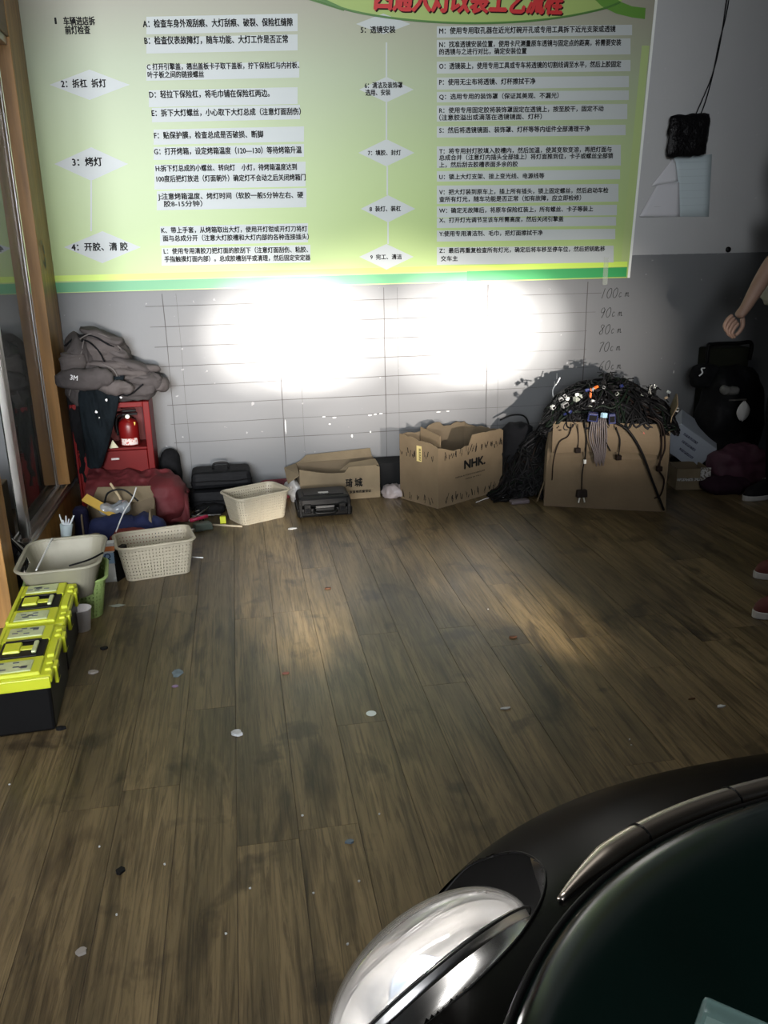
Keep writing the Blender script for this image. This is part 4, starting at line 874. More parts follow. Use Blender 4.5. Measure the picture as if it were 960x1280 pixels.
# loop of spikes standing proud of the heap
def sprigs(name, c, n, mats, seed, h=.06, rad=.05):
    rr = random.Random(seed); mb = MB()
    for k in range(n):
        a = rr.uniform(0, 2*pi); d = rr.uniform(.2, 1)*rad; b0 = V((rr.uniform(-.02, .02), rr.uniform(-.02, .02), 0)); b1 = V((cos(a)*d, sin(a)*d*.6, h*rr.uniform(.4, 1)))
        mb.tube(catmull([b0, b0*.5+b1*.5+V((0, 0, .02)), b1], 4), rr.uniform(.0018, .0035), 5, mi=rr.randrange(len(mats)))
    return mb.build(name, mats, hp, smooth=True, loc=c)
Mw = mat('bare_wire', (.55, .55, .5), .35, .6)
for c, n, s_ in (((-.02, 0, .59), 22, 1), ((.06, -.04, .57), 18, 2), ((.20, 0, .53), 20, 4), ((-.18, -.05, .52), 20, 5), ((.28, -.1, .44), 16, 6), ((-.27, -.1, .43), 16, 7)):
    o = sprigs('cable_ends', c, n, [Mc[0], Mc[1], Mc[0], Mw if s_ in (4,) else Mc[3]], s_); o['kind'] = 'stuff'
# connector plugs one by one
def plug(label, px, py, Y, size, m_, rot, pins=True, grp=None, z=None):
    p = aty(px, py, Y); t = thing('connector_plug', label, 'plug', tuple(p), 0, grp); t.rotation_euler = rot
    a, b_, c = size
    MB().box(-a, a, -b_, b_, -c, c, tp=.92).build('plug_shell', m_, t, bevel=.002)
    MB().box(-a*.7, a*.7, -b_*1.25, -b_*1.0, -c*.6, c*.6).build('plug_face', M_ink if pins else m_, t)
    MB().tube(catmull([(0, b_, 0), (.01, b_*2.2, -.01), (.03, b_*3.5, -.035)], 5), .0028, 6).build('plug_lead', Mc[0], t, smooth=True)
    return t
Mo = mat('orange_plastic', (.62, .13, .02), .4); Mbl = mat('blue_plastic', (.010, .016, .075), .4); Mwh = mat('white_plastic', (.62, .63, .6), .45); Mlb = mat('light_blue_plastic', (.32, .5, .62), .4); Mgy = mat('grey_plastic', (.2, .2, .2), .45); Mrd = mat('red_plastic', (.45, .02, .02), .4)
FY = -.60
plug('light blue square plug at the front edge of the cable heap', 755, 519, -.755, (.013, .010, .012), Mlb, (0, .1, .3), False)
plug('dark blue connector block hanging over the front edge, centre', 741, 521, -.745, (.024, .014, .02), Mbl, (.2, .1, -.3))
plug('dark blue connector just right of the light blue plug', 765, 523, -.762, (.016, .014, .024), Mbl, (.1, -.1, -.3))
plug('translucent grey wired block near the left shoulder of the heap', 722, 497, -.60, (.022, .013, .011), mat('smoky_plastic', (.28, .30, .26), .3), (.2, -.45, .3), False)
plug('pale grey plug lower left on the heap edge', 706, 506, -.60, (.017, .011, .011), Mgy, (.1, -.4, .2))
plug('white plug at the far left edge of the heap', 691, 509, -.58, (.010, .010, .009), Mwh, (.1, -.5, .2))
plug('orange clip standing up in the middle of the heap', 738, 493, -.61, (.0045, .006, .028), Mo, (0, .05, 0), False)
plug('orange lever lying across the top of the standing orange clip', 743, 485, -.61, (.022, .006, .006), Mo, (0, -.35, .2), False)
plug('white triangular plug below the orange clip', 744, 502, -.63, (.022, .008, .007), Mwh, (0, .25, .1), False)
plug('thin red clip right of the orange clip on the heap', 771, 503, -.64, (.003, .005, .026), Mrd, (0, .02, 0), False)
plug('white plug with metal contacts right of centre on the heap', 800, 501, -.66, (.022, .014, .015), mat('beige_plastic', (.42, .38, .32), .45, noise_amt=.4, nscale=60), (.3, .3, .2))
plug('flat white tab in front of the metal contact plug', 785, 513, -.70, (.024, .006, .006), Mwh, (.2, -.08, 0), False)
plug('long grey cable clip on the right shoulder of the heap', 782, 489, -.62, (.03, .01, .009), Mgy, (0, .3, .1))
plug('small white plug at the right rim of the heap', 836, 490, -.60, (.009, .007, .006), Mwh, (.4, .3, 0), False)
plug('small white plug at the far right of the heap beside the raised flap', 846, 512, -.66, (.010, .008, .010), mat('grey_white_plastic', (.35, .36, .35), .4), (.4, .3, 0), False)
for k, (px, py) in enumerate(((755, 478), (764, 484), (730, 512), (747, 512), (806, 510), (818, 497), (788, 500), (712, 514), (776, 512), (797, 486), (826, 505))):
    plug('small black connector buried in the cable heap', px, py, -.62-.01*(k % 4), (.012+.004*(k % 3), .009, .008), [Mc[0], M_black][k % 2], (random.uniform(-.5, .5), random.uniform(-.6, .6), random.uniform(-.6, .6)), True, 'black connectors in the cable heap')
for k in range(22):
    rk = random.Random(200+k); px, py = rk.uniform(700, 838), rk.uniform(480, 512); py += abs(px-765)/70*10
    col_ = [Mgy, Mwh, mat('smoky_plastic'), Mbl, Mgy, mat('tan_plug_plastic', (.25, .2, .14), .5)][k % 6]
    plug(['grey', 'white', 'smoky clear', 'dark blue', 'mid grey', 'tan'][k % 6]+' small plug poking out of the cable heap, %s' % ['far left', 'left', 'middle left', 'middle right', 'right', 'far right'][min(5, int((px-700)/23))]+[', nearest the top', ', midway up', ', low by the rim'][k % 3],
         px, py, -.64-.03*rk.random(), (.006+.006*rk.random(), .006, .005+.004*rk.random()), col_, (rk.uniform(-.6, .6), rk.uniform(-.8, .8), rk.uniform(-.8, .8)), k % 2 == 0, 'loose plugs in the cable heap')
# cables hanging down the front of the carton
def hangc(lab, pix, Ys, r=.0035, m_=None, end=None):
    pts = [aty(px, py, Y) for (px, py), Y in zip(pix, Ys)]
    t = thing('hanging_cable', lab, 'cable', tuple(pts[-1]))
    o = MB().tube(catmull(pts, 8), r, 8).build('cable', m_ or Mc[0], t, smooth=True); o.location = -V(pts[-1])
    if end == 'plug': MB().box(-.013, .013, -.010, .010, -.012, .012).build('end_plug', Mc[2] if m_ else Mc[0], t, bevel=.002)
    if end == 'small': MB().box(-.006, .006, -.006, .006, -.010, .010).build('end_plug', Mwh, t, bevel=.001)
    return t
def fy(px, e=.035): # front plane of the carton at a pixel column
    u = (px-682)/(838-682); return A.y+(B.y-A.y)*u-e
hangc('thick black cable crossing the carton front diagonally to the floor at right', [(766, 527), (785, 538), (802, 565), (815, 600), (830, 638)], [fy(766), fy(785, .05), fy(802, .045), fy(815, .04), fy(830, .045)], .0058)
hangc('black cable looping down the right side of the carton front, outer strand', [(818, 522), (828, 532), (831, 560), (823, 584), (830, 600), (826, 618), (818, 623)], [fy(818), fy(828, .04), fy(831, .035), fy(823, .035), fy(828, .035), fy(826, .035), fy(818, .035)], .0042, Mc[2])
hangc('black cable beside the outer strand on the right of the carton front', [(808, 520), (824, 530), (827, 555), (824, 586)], [fy(808), fy(824, .04), fy(827, .035), fy(824, .04)], .0042, Mc[2], 'plug')
hangc('dark cable with a long drop and small white end left of centre', [(731, 528), (733, 550), (731, 577)], [fy(731), fy(733, .04), fy(731, .035)], .0036, Mc[0], 'small')
t_ = hangc('dark cable ending in a grey junction block near the floor', [(731, 575), (728, 590), (727, 614)], [fy(731), fy(728, .035), fy(727, .035)], .0032)
MB().box(-.028, .028, -.016, .012, -.030, .008, tp=.9).build('junction_block', mat('brown_black_plastic', (.045, .035, .03), .5), t_, bevel=.005)
for dx in (-.01, .01): MB().tube([(dx, -.004, -.03), (dx*1.6, -.006, -.056)], .004, 6).build('plug_pin', Mw, t_)
hangc('thin dark cable curving down the left edge of the carton front', [(716, 530), (710, 545), (699, 553), (692, 575), (690, 600)], [fy(716), fy(712), fy(702), fy(697), fy(692)], .003, Mc[2])
hangc('short black lead with a plug, first to the right of the bundle', [(755, 531), (756, 548), (763, 564)], [fy(755), fy(756, .04), fy(763, .04)], .003)
hangc('short black lead with a plug, second to the right of the bundle', [(770, 534), (775, 550), (773, 572)], [fy(770), fy(775, .045), fy(773, .045)], .003, Mc[0], 'plug')
hangc('short thin lead with a plug left of the bundle', [(722, 530), (723, 548), (722, 563)], [fy(722), fy(723), fy(722, .04)], .0026, Mc[2], 'plug')
hb = hangc('grey bundle of fine wires hanging at the centre of the carton front', [(744, 530), (745, 545), (747, 560), (748, 576)], [fy(744), fy(745, .045), fy(747, .045), fy(748, .045)], .006, Mc[1])
for k in range(9):
    a = (k-4)*.0055; MB().tube(catmull([(a*1.5-.01, 0, .21), (a*2.0-.012, -.008, .12), (a*1.3, -.012, .04), (a, -.006, -.012*(k % 3))], 5), .0032, 6).build('fine_wire', mat('grey_wire', (.10, .085, .085), .5), hb, smooth=True)
# cables heap on the floor left of the carton
def hz2(x, y): return max(.012, .30*max(0, 1-(abs((x-.10)/.20))**1.5)*max(0, 1-((y)/.17)**2)+.05*(1 if abs(x) < .17 else 0)*(1-abs(x)/.2))
h2 = tangle('floor_cable_tangle', 170, (.17, .15), hz2, Mc, None, seed=11, r0=.0025, r1=.0065, lay=.06, step=.035)
h2.location = (1.42, -.32, .0); tag(h2, 'tangle of black cables heaped on the floor between the two big cartons', 'cables', kind='stuff')
MB().grid(lambda u, v: ((u-.5)*.31, (v-.5)*.27, max(.004, hz2((u-.5)*.31, (v-.5)*.27)-.03)), 18, 14).build('heap_core', mat('cable_core'), h2, smooth=True)
for k, (lab, pix, Ys) in enumerate((('black cable arching from the wall side over the floor cables', [(625, 525), (640, 519), (655, 520), (661, 532), (661, 552)], [-.12, -.14, -.18, -.22, -.25]),
    ('black cable climbing from the floor heap to the carton top, outer', [(645, 575), (662, 550), (682, 522), (700, 505)], [-.33, -.36, -.42, -.45]),
    ('black cable climbing from the floor heap to the carton top, inner', [(655, 585), (672, 555), (686, 530), (702, 512)], [-.35, -.40, -.46, -.5]),
    ('black cable looping on the left of the floor heap', [(640, 600), (630, 590), (636, 570), (650, 566)], [-.40, -.38, -.3, -.3]))):
    tag(MB().tube(catmull([aty(px, py, Y) for (px, py), Y in zip(pix, Ys)], 8), .0048, 8).build('loose_cable', Mc[0], smooth=True), lab, 'cable')
for k in range(6):
    rr = random.Random(k+70); c = V((1.36+.035*(k % 3), -.44-.01*(k//3), .04+.035*(k//3))); rad = .035+.012*rr.random()
    pts = [c+V((cos(a)*rad, -.02+.01*sin(a*2+k), sin(a)*rad*.8+.01)) for a in [2*pi*i/16 for i in range(17)]]
    tag(MB().tube(pts, .0035, 6).build('coiled_cable', [Mc[0], Mc[1]][k % 2], smooth=True), 'coiled %s cable in front of the floor cable heap, %s of its row, %s row' % (['black', 'grey'][k % 2], ['left', 'middle', 'right'][k % 3], ['lower', 'upper'][k//3]), 'cable', 'coiled cables in the floor heap')
o = MB().box(-.05, .05, -.02, .02, 0, .02).build('grey_adapter', mat('mauve_grey_plastic', (.13, .11, .12), .5), None, loc=(1.36, -.52, 0), rz=.1, bevel=.006); tag(o, 'flat grey adapter lying in front of the floor cables', 'adapter')
tag(MB().tube(catmull([atz(595, 628, .003), atz(612, 622, .003), atz(630, 622, .003)], 6), .0022, 6).build('string', M_white, smooth=True), 'thin white cord on the floor beside the NHK carton', 'cord')
tag(MB().tube(catmull([aty(693, 502, -.30), aty(691, 488, -.28), aty(697, 478, -.28), aty(700, 472, -.29)], 6), .003, 6).build('white_lead', M_white, smooth=True), 'white lead curling up at the left of the cable heap', 'wire')
folded('grey_cloth', 'black cloth bunched behind the floor cables beside the big carton', (1.44, -.22, .18), (.09, .08, .17), mat('black_cloth', (.014, .015, .018), .9, bump=.4), seed=66, fold=.02, fs=9, res=50, cat='cloth')

# ------------------------------------------------------------------ things in the dark corner at the right
def tbox(name, m_, dims, loc, rot, par=None, bev=.003, tp=1.):
    o = MB().box(*dims, tp=tp).build(name, m_, par, bevel=bev); o.location = loc; o.rotation_euler = rot; return o
wc = tbox('white_carton', mat('bluish_white_carton', (.36, .40, .46), .6, noise_amt=.12, nscale=6), (-.12, .12, -.10, .10, -.085, .085), (2.405, -.27, .215), (.25, .62, -.35))
tag(wc, 'white carton tilted against the black bag, right of the cable carton', 'box')
for k, z in enumerate((.05, .012, -.03)):
    MB().box(-.07+.02*k, .02+.02*k, -.1012, -.1006, z-.008, z+.006).build('grey_print', mat('faint_print', (.18, .20, .26), .7, noise_amt=.7, nscale=120, lo=.45, hi=.5), wc)
mb = MB()
wt = open_carton('small_carton', 'small tan carton with taped corner on the floor under the white carton', .16, .15, .115, (2.33, -.42, 0), -.18, M_card2)
MB().box(.04, .092, -.091, -.0825, .02, .122).build('white_tape', mat('mottled_tape', (.45, .45, .44), .5, col2=(.12, .10, .08), nscale=90, lo=.45, hi=.5), wt)
MB().box(-.08, .05, -.0895, -.0825, .052, .066).build('white_tape', mat('mottled_tape'), wt)
lug = thing('olive_case', 'dark olive case with black handle against the wall behind the black bag', 'case', (2.68, -.075, 0))
MB().box(-.12, .13, -.055, .055, 0, .69).build('case_body', mat('olive_panel', (.035, .038, .024), .6, noise_amt=.3), lug, bevel=.01)
MB().tube(catmull([(-.128, -.06, .60), (-.130, -.065, .70), (-.11, -.065, .715), (.05, -.065, .715), (.125, -.065, .712), (.128, -.06, .62)], 5), .011, 8).build('case_handle', M_black, lug, smooth=True)
bagb = folded('black_bag', 'big black bag standing in the corner behind the white carton', (2.64, -.26, .32), (.17, .12, .28), mat('black_bag_fabric', (.010, .011, .013), .55, noise_amt=.3, bump=.3), seed=71, fold=.02, fs=5, res=70, cat='bag')
MB().box(-.09, .01, -.134, -.128, .125, .133).build('bag_zip', M_alu, bagb)
folded('dark_hood', 'black cloth hood drooping on the left shoulder of the black bag', (2.50, -.22, .555), (.07, .06, .06), M_dark, seed=72, fold=.015, fs=10, res=44, cat='cloth')
tag(MB().tube(catmull([aty(874, 470, -.30), aty(878, 466, -.30), aty(877, 461, -.29), aty(881, 460, -.28)], 5), .004, 6).build('string', M_white, smooth=True), 'short white cord on the black cloth hood', 'cord')
folded('grey_rag', 'grey crumpled rag lying on top of the black bag', tuple(aty(912, 488, -.40)), (.045, .03, .02), mat('light_grey_rag', (.12, .12, .115), .8), seed=73, fold=.012, fs=16, res=40, cat='rag')
mb = MB(); c = aty(929, 514, -.46)
mb.grid(lambda u, v: (c.x+(u-.5)*.075*sin(pi*min(1, .08+v*.9))**.8, c.y-.015*sin(pi*u)*sin(pi*v), c.z+(v-.5)*.10+.004*sin(u*9)), 14, 14)
tag(mb.build('white_cloth_tip', mat('white_cotton', (.55, .55, .54), .8), None, smooth=True, solid=.004), 'white leaf-shaped cloth hanging beside the black bag', 'cloth')
M_mag = mat('mauve_fabric', (.07, .022, .042), .7, noise_amt=.35, nscale=9, bump=.3)
folded('mauve_bag', 'mauve cloth bag slumped on the floor in front of the black bag', (2.60, -.46, .10), (.16, .10, .11), M_mag, seed=74, fold=.025, fs=8, res=64, cat='bag')
folded('purple_rag', 'dark purple rag on the floor right of the small tan carton', (2.47, -.56, .035), (.13, .08, .035), mat('dark_purple_fabric', (.05, .02, .04), .8, bump=.3), seed=75, fold=.018, fs=11, res=50, cat='rag')
for k, (px, py, w) in enumerate(((856, 607, .03), (896, 606, .025), (912, 600, .03))):
    c = atz(px, py, .01); tag(MB().tube(catmull([c+V((-w, 0, 0)), c+V((-w*.3, .01, .02)), c+V((w*.4, -.01, .015)), c+V((w, 0, 0))], 5), .005, 6).build('pale_strip', mat('pale_strip', (.25, .2, .2), .6), smooth=True), ['pale twisted strip on the floor below the small tan carton', 'pale twisted strip at the foot of the mauve bag, left one', 'pale twisted strip at the foot of the mauve bag, right one'][k], 'strip')

# sneakers -----------------------------------------------------------
def sneaker(label, toe, heading, mu, ms, parent=None, L_=.275, trim=None):
    o = thing('sneaker', label, 'shoe' if label else None, toe, heading); 
    if parent: o.parent = parent
    def width(t): return .047-.010*abs(t-.32)*2.2-.012*max(0, t-.55)-.03*max(0, .10-t)*4
    def outline(g=1.): return [(L_*t*-1, s_*width(t)*g) for s_, ts in ((1, [0+.04*i for i in range(26)]), (-1, [1-.04*i for i in range(26)])) for t in ts]
    # toe at origin, heel at -x
    def ring(z, gx, gy, x0=0., x1=1.):
        out = []
        n = 40
        for i in range(n):
            a = 2*pi*i/n; t = .5-.5*cos(a); t2 = x0+(x1-x0)*t; hw = width(t2)*gy*min(1, (abs(sin(a))+.0)**.55)
            out.append((-L_*t2, math.copysign(hw, sin(a)), z))
        return out
    mb = MB(); rs = [ring(z, 1, g) for z, g in ((0, .93), (.004, 1), (.024, 1.02), (.027, .97))]; n = 40
    vs = [p for r in rs for p in r]; mb.add(vs, [(j*n+i, j*n+(i+1) % n, (j+1)*n+(i+1) % n, (j+1)*n+i) for j in range(3) for i in range(n)]+[tuple(range(n))[::-1], tuple(3*n+i for i in range(n))])
    mb.build('sole', ms, o, smooth=False, bevel=.002)
    mb = MB(); rows = []
    for z, g, x0, x1 in ((.025, .98, .01, .99), (.045, .95, .03, .99), (.060, .82, .10, .985), (.075, .70, .28, .98), (.09, .64, .42, .975), (.105, .66, .52, .97)): rows.append(ring(z, 1, g, x0, x1))
    vs = [p for r in rows for p in r]; mb.add(vs, [(j*n+i, j*n+(i+1) % n, (j+1)*n+(i+1) % n, (j+1)*n+i) for j in range(5) for i in range(n)]+[tuple(5*n+i for i in range(n))])
    up = mb.build('upper', mu, o, smooth=True, subd=1)
    mb = MB()
    for k in range(4): x = -L_*(.32+.06*k); z = .071+.010*k; mb.tube([(x, -.022, z-.008), (x-.004, 0, z+.001), (x, .022, z-.008)], .0028, 6)
    mb.build('laces', trim or ms, o, smooth=True)
    return o
M_rub = mat('white_rubber', (.42, .42, .41), .5)
sneaker('dark red sneaker with white sole at the right edge, the farther one of the pair', tuple(atz(942, 722, 0)), pi-.10, mat('maroon_suede', (.07, .014, .012), .75, bump=.2), M_rub)
sneaker('dark red sneaker with white sole at the right edge, the nearer one of the pair', tuple(atz(941, 772, 0)), pi+.05, mat('maroon_suede'), M_rub)

# ------------------------------------------------------------------ litter on the floor
def scrap(label, px, py, w, m_, n=9, name='paper_scrap', cat='scrap', h=.002, grp=None, asp=.8, rz=0):
    c = atz(px, py, 0); rr = random.Random(int(px*7+py)); pts = [(w*cos(a)*rr.uniform(.55, 1.1), w*asp*sin(a)*rr.uniform(.55, 1.1)) for a in [2*pi*i/n for i in range(n)]]
    if name == 'round_sticker': pts = [(w*cos(2*pi*i/28), w*sin(2*pi*i/28)) for i in range(28)]
    o = MB().prism(pts, .0004, .0004+h).build(name, m_, None, loc=(c.x, c.y, 0), rz=rz); return tag(o, label, cat, grp)
Mp = mat('dirty_white_paper', (.55, .57, .58), .7, noise_amt=.3, nscale=60); Mb = mat('bluish_foil', (.14, .19, .24), .35, noise_amt=.4, nscale=40); Md = mat('dark_scrap', (.02, .02, .022), .5)
scrap('round white sticker on the floor in the middle of the planks', 464, 892, .0145, mat('sticker_white', (.66, .74, .72), .5), name='round_sticker', cat='sticker', h=.0006)
scrap('crumpled bluish white paper scrap left of the middle of the floor', 297, 918, .017, Mp, h=.008)
scrap('small white flake on the planks at the right above the car', 901, 884, .014, Mp, h=.004, asp=.5)
scrap('white curl on the planks below the right light patch', 632, 886, .018, Mp, asp=.35, h=.003)
scrap('pale translucent film scrap behind the toolbox cup', 147, 757, .035, mat('translucent_film', (.35, .38, .34), .3), asp=.4, h=.001)
scrap('pale paper scrap in front of the black tool case', 365, 661, .022, Mp, asp=.6, h=.003)
scrap('grey metal scrap beside the nearer toolbox', 116, 841, .017, mat('grey_scrap', (.26, .24, .22), .6), asp=.7, h=.006)
scrap('dark sticky crumb between the toolbox and the grey metal scrap', 131, 811, .014, Md, asp=.7, h=.006)
scrap('purple tinted foil scrap on the left planks', 219, 858, .013, mat('purple_foil', (.22, .15, .26), .3), asp=.6)
scrap('grey blue smear of film on the left planks above the purple foil', 222, 842, .022, Mb, asp=1.4, h=.0008)
scrap('dark blue foil scrap near the headlamp on the planks', 437, 1053, .011, Mb, asp=.7, h=.005)
scrap('black rubber scrap on the lower left planks', 150, 1090, .013, Md, asp=.8, h=.006)
scrap('grey twisted scrap at the lower left of the floor', 103, 1191, .012, mat('grey_scrap'), asp=.8, h=.006)
scrap('brown crumb on the planks left of the middle, below the tool case', 410, 736, .014, mat('brown_crumb', (.07, .03, .015), .7), asp=.5, h=.005)
scrap('brown crumb on the planks in the right light patch', 641, 797, .013, mat('brown_crumb'), asp=.5, h=.005)
scrap('reddish crumb on the left planks', 357, 842, .012, mat('reddish_crumb', (.22, .09, .07), .7), asp=.7, h=.003)
scrap('brown leaf crumb on the planks at the right', 865, 874, .012, mat('brown_crumb'), asp=.3, h=.003)
scrap('dark wedge of rubber at the front corner of the nearer toolbox', 76, 912, .016, Md, asp=.5, h=.008)
for k, (px, py) in enumerate(((12, 981), (378, 1020), (474, 1018), (313, 1111), (124, 1059), (206, 1081), (282, 1168), (449, 1102), (435, 1181), (787, 925), (789, 932), (146, 1144), (392, 1117), (610, 762), (676, 833))):
    scrap('tiny pale crumb on the planks', px, py, .0030, Mp, n=6, name='crumb', cat='crumb', h=.003, grp='tiny pale crumbs scattered over the floor')

# ------------------------------------------------------------------ person standing at the right edge
def skin_obj(name, chains, m_, parent, levels=2, smooth=True):
    # chains: list of lists of (point, radius or (rx, ry)); a chain may start at a shared point
    me = bpy.data.meshes.new(name); vs, es, rs, roots = [], [], [], []
    idx = {}
    for ch in chains:
        prev = None
        for i, (p, r) in enumerate(ch):
            key = tuple(round(c, 4) for c in p)
            if key in idx: k = idx[key]
            else:
                k = len(vs); idx[key] = k; vs.append(p); rs.append(r if isinstance(r, tuple) else (r, r))
            if prev is not None and prev != k: es.append((prev, k))
            prev = k
    me.from_pydata(vs, es, []); o = bpy.data.objects.new(name, me); COL.objects.link(o); me.materials.append(m_)
    if parent: o.parent = parent
    md = o.modifiers.new('skin', 'SKIN'); md.use_smooth_shade = smooth; md.branch_smoothing = .4
    # one root per island
    adj = {i: set() for i in range(len(vs))}
    for a, b_ in es: adj[a].add(b_); adj[b_].add(a)
    seen = set()
    for i in range(len(vs)):
        if i in seen: continue
        roots.append(i); st = [i]
        while st:
            q = st.pop()
            if q in seen: continue
            seen.add(q); st += list(adj[q])
    for i, sv in enumerate(me.skin_vertices[0].data): sv.radius = rs[i]; sv.use_root = i in roots
    sb = o.modifiers.new('sub', 'SUBSURF'); sb.levels = levels; sb.render_levels = levels
    return o
M_skin = mat('skin', (.30, .19, .14), .5, noise_amt=.12, nscale=12)
M_trs = mat('black_trousers_fabric', (.008, .008, .010), .85, noise_amt=.3)
M_shirt = mat('khaki_shirt_fabric', (.26, .25, .20), .85, noise_amt=.2, bump=.2)
pr = thing('person', 'person in black trousers and khaki shirt standing at the right edge, arm hanging forward', 'person', (2.65, -.78, 0))
Hh = 1.70
# local frame: facing -x; left/right on y
hipz, kneez, ankz = .88, .48, .085
def leg(s): return [((.0, 0, .90), .13), ((-.01, .085*s, .84), .095), ((-.04+.08*s, .095*s, kneez), .058), ((-.01+.09*s, .10*s, .28), .05), ((.005+.095*s, .10*s, ankz), .035)]
sh = 1.39
hand = aty(913, 398, -.95)-V(pr.location); wr = aty(930, 388, -.95)-V(pr.location); el = aty(966, 326, -.93)-V(pr.location)
wr = tuple(wr); el = tuple(el)
core = [((.0, 0, .90), .13), ((.0, 0, 1.02), .115), ((.0, 0, 1.18), .125), ((.01, 0, 1.34), .115), ((.01, 0, 1.44), .05), ((-.01, 0, 1.50), .048), ((-.03, 0, 1.585), (.082, .082)), ((-.03, 0, 1.66), (.075, .075))]
armL = [((.01, 0, 1.34), .115), ((.0, -.17, sh), .055), (tuple((V((0, -.19, sh))+V(el))/2), .043), (el, .038), (tuple((V(el)*.55+V(wr)*.45)), .036), (wr, .024)]
armR = [((.01, 0, 1.34), .115), ((.0, .17, sh), .055), ((.06, .21, 1.24), .043), ((.12, .22, 1.10), .036), ((.12, .22, .98), .034), ((.10, .215, .86), .024), ((.09, .21, .79), (.036, .018))]
# near hand: palm then five fingers, slightly curled, pointing down and to the left
w = V(wr); hd = (V(hand)-w); hd = V((-.62, .0, -.60)).normalized(); side = V((.60, .0, -.62)).normalized(); nrm = hd.cross(side).normalized()
palm = w+hd*.045; pe = w+hd*.078
chains = [core, leg(-1), leg(1), armL+[(tuple(palm), (.030, .017))], armR]
body = skin_obj('body', chains, M_skin, pr)
fl = (.070, .078, .074, .058)
fch = []
for k in range(4):
    b0 = palm+side*(-.024+.016*k)+hd*.004; b1 = pe+side*(-.027+.018*k)
    c1 = b1+(hd*.8+V((.0, 0, -.6))).normalized()*fl[k]*.45; c2 = c1+V((.45+.1*k, .06, -.9)).normalized()*fl[k]*.32; c3 = c2+V((.8, .1, -.6)).normalized()*fl[k]*.24
    fch.append([(tuple(b0), .0095), (tuple(b1), .0095), (tuple(c1), .0085), (tuple(c2), .0078), (tuple(c3), .0065)])
t0 = w+hd*.022+side*.015; t1 = w+hd*.05+side*.045+nrm*.012; t2 = t1+hd*.03+side*.008; t3 = t2+hd*.022-side*.002
fch.append([(tuple(t0), .012), (tuple(t1), .0105), (tuple(t2), .0095), (tuple(t3), .0075)])
skin_obj('fingers', fch, M_skin, body)
f2 = []
for k in range(4):
    b0 = V((.085, .235-.016*k, .79)); f2.append([(tuple(b0), .0095), (tuple(b0+V((-.01, 0, -.045))), .009), (tuple(b0+V((-.005, -.003, -.08))), .008), (tuple(b0+V((.01, -.004, -.10))), .0065)])
f2.append([((.09, .20, .82), .012), ((.07, .18, .79), .010), ((.065, .175, .755), .008)])
skin_obj('fingers', f2, M_skin, body)
# clothes follow the same skeleton
tr_ = skin_obj('trousers', [[((.0, 0, .93), .145), ((.0, 0, .84), .14)], [((.0, 0, .84), .14), ((-.07, -.095, .72), .105), ((-.12, -.10, kneez), .088), ((-.10, -.10, .28), .078), ((-.09, -.10, .10), .070)],
     [((.0, 0, .84), .14), ((.0, .095, .72), .098), ((.04, .10, kneez), .082), ((.08, .10, .28), .074), ((.10, .10, .10), .068)], [((.0, 0, .93), .145), ((0, 0, 1.0), .14)]], M_trs, pr)
skin_obj('shirt', [[((.0, 0, .965), .15), ((.0, 0, 1.05), .145), ((.0, 0, 1.2), .15), ((.01, 0, 1.36), .125), ((.005, 0, 1.45), .06)], [((.01, 0, 1.36), .125), ((.0, -.19, 1.385), .07), (tuple((V((0, -.19, sh))+V(el))*.5+V((0, 0, .03))), .062)],
     [((.01, 0, 1.36), .125), ((.0, .19, 1.385), .07), ((.02, .215, 1.24), .062)]], M_shirt, pr)
q_ = folded('shirt_hem', None, (0, 0, 0), (.075, .07, .06), M_shirt, pr, seed=95, fold=.016, fs=12, res=48); q_.location = (-.175, -.03, 1.03)
# head details
MB().lathe([(0, 1.765), (.05, 1.755), (.088, 1.71), (.095, 1.65), (.088, 1.60), (.08, 1.595)], 24, M=Matrix.Translation((-.015, 0, 0))).build('hair', M_black, pr, smooth=True)
MB().add([(-.108, 0, 1.64), (-.135, 0, 1.595), (-.108, -.016, 1.59), (-.108, .016, 1.59)], [(0, 1, 2), (0, 3, 1), (1, 3, 2), (0, 2, 3)]).build('nose', M_skin, pr, subd=1)
for s_ in (-1, 1):
    MB().lathe([(0, -.012), (.010, -.006), (.012, 0), (.010, .006), (0, .012)], 12, M=Matrix.Translation((-.104, .032*s_, 1.63))).build('eye', mat('eye_white', (.6, .6, .58), .2, col2=(.03, .02, .02), nscale=30), pr, smooth=True)
    MB().lathe([(0, -.008), (.018, -.004), (.026, .004), (0, .008)], 14, M=Matrix.Translation((-.02, .092*s_, 1.62)) @ Matrix.Rotation(pi/2, 4, 'X')).build('ear', M_skin, pr, smooth=True)
MB().tube([(-.108, -.022, 1.555), (-.116, 0, 1.556), (-.108, .022, 1.555)], .005, 8).build('mouth', mat('lips', (.35, .12, .10), .5), pr, smooth=True)
a = sneaker(None, (-.21, -.10, 0), pi-.0, mat('black_mesh', (.02, .02, .024), .7), M_rub, pr, trim=M_rub); a.name = 'sneaker'
b_ = sneaker(None, (-.10, .10, 0), pi+.1, mat('black_mesh'), M_rub, pr, trim=M_rub)
toe = atz(929, 626, 0); a.location = V((toe.x, toe.y, 0))-V(pr.location); a.rotation_euler.z = pi+.22

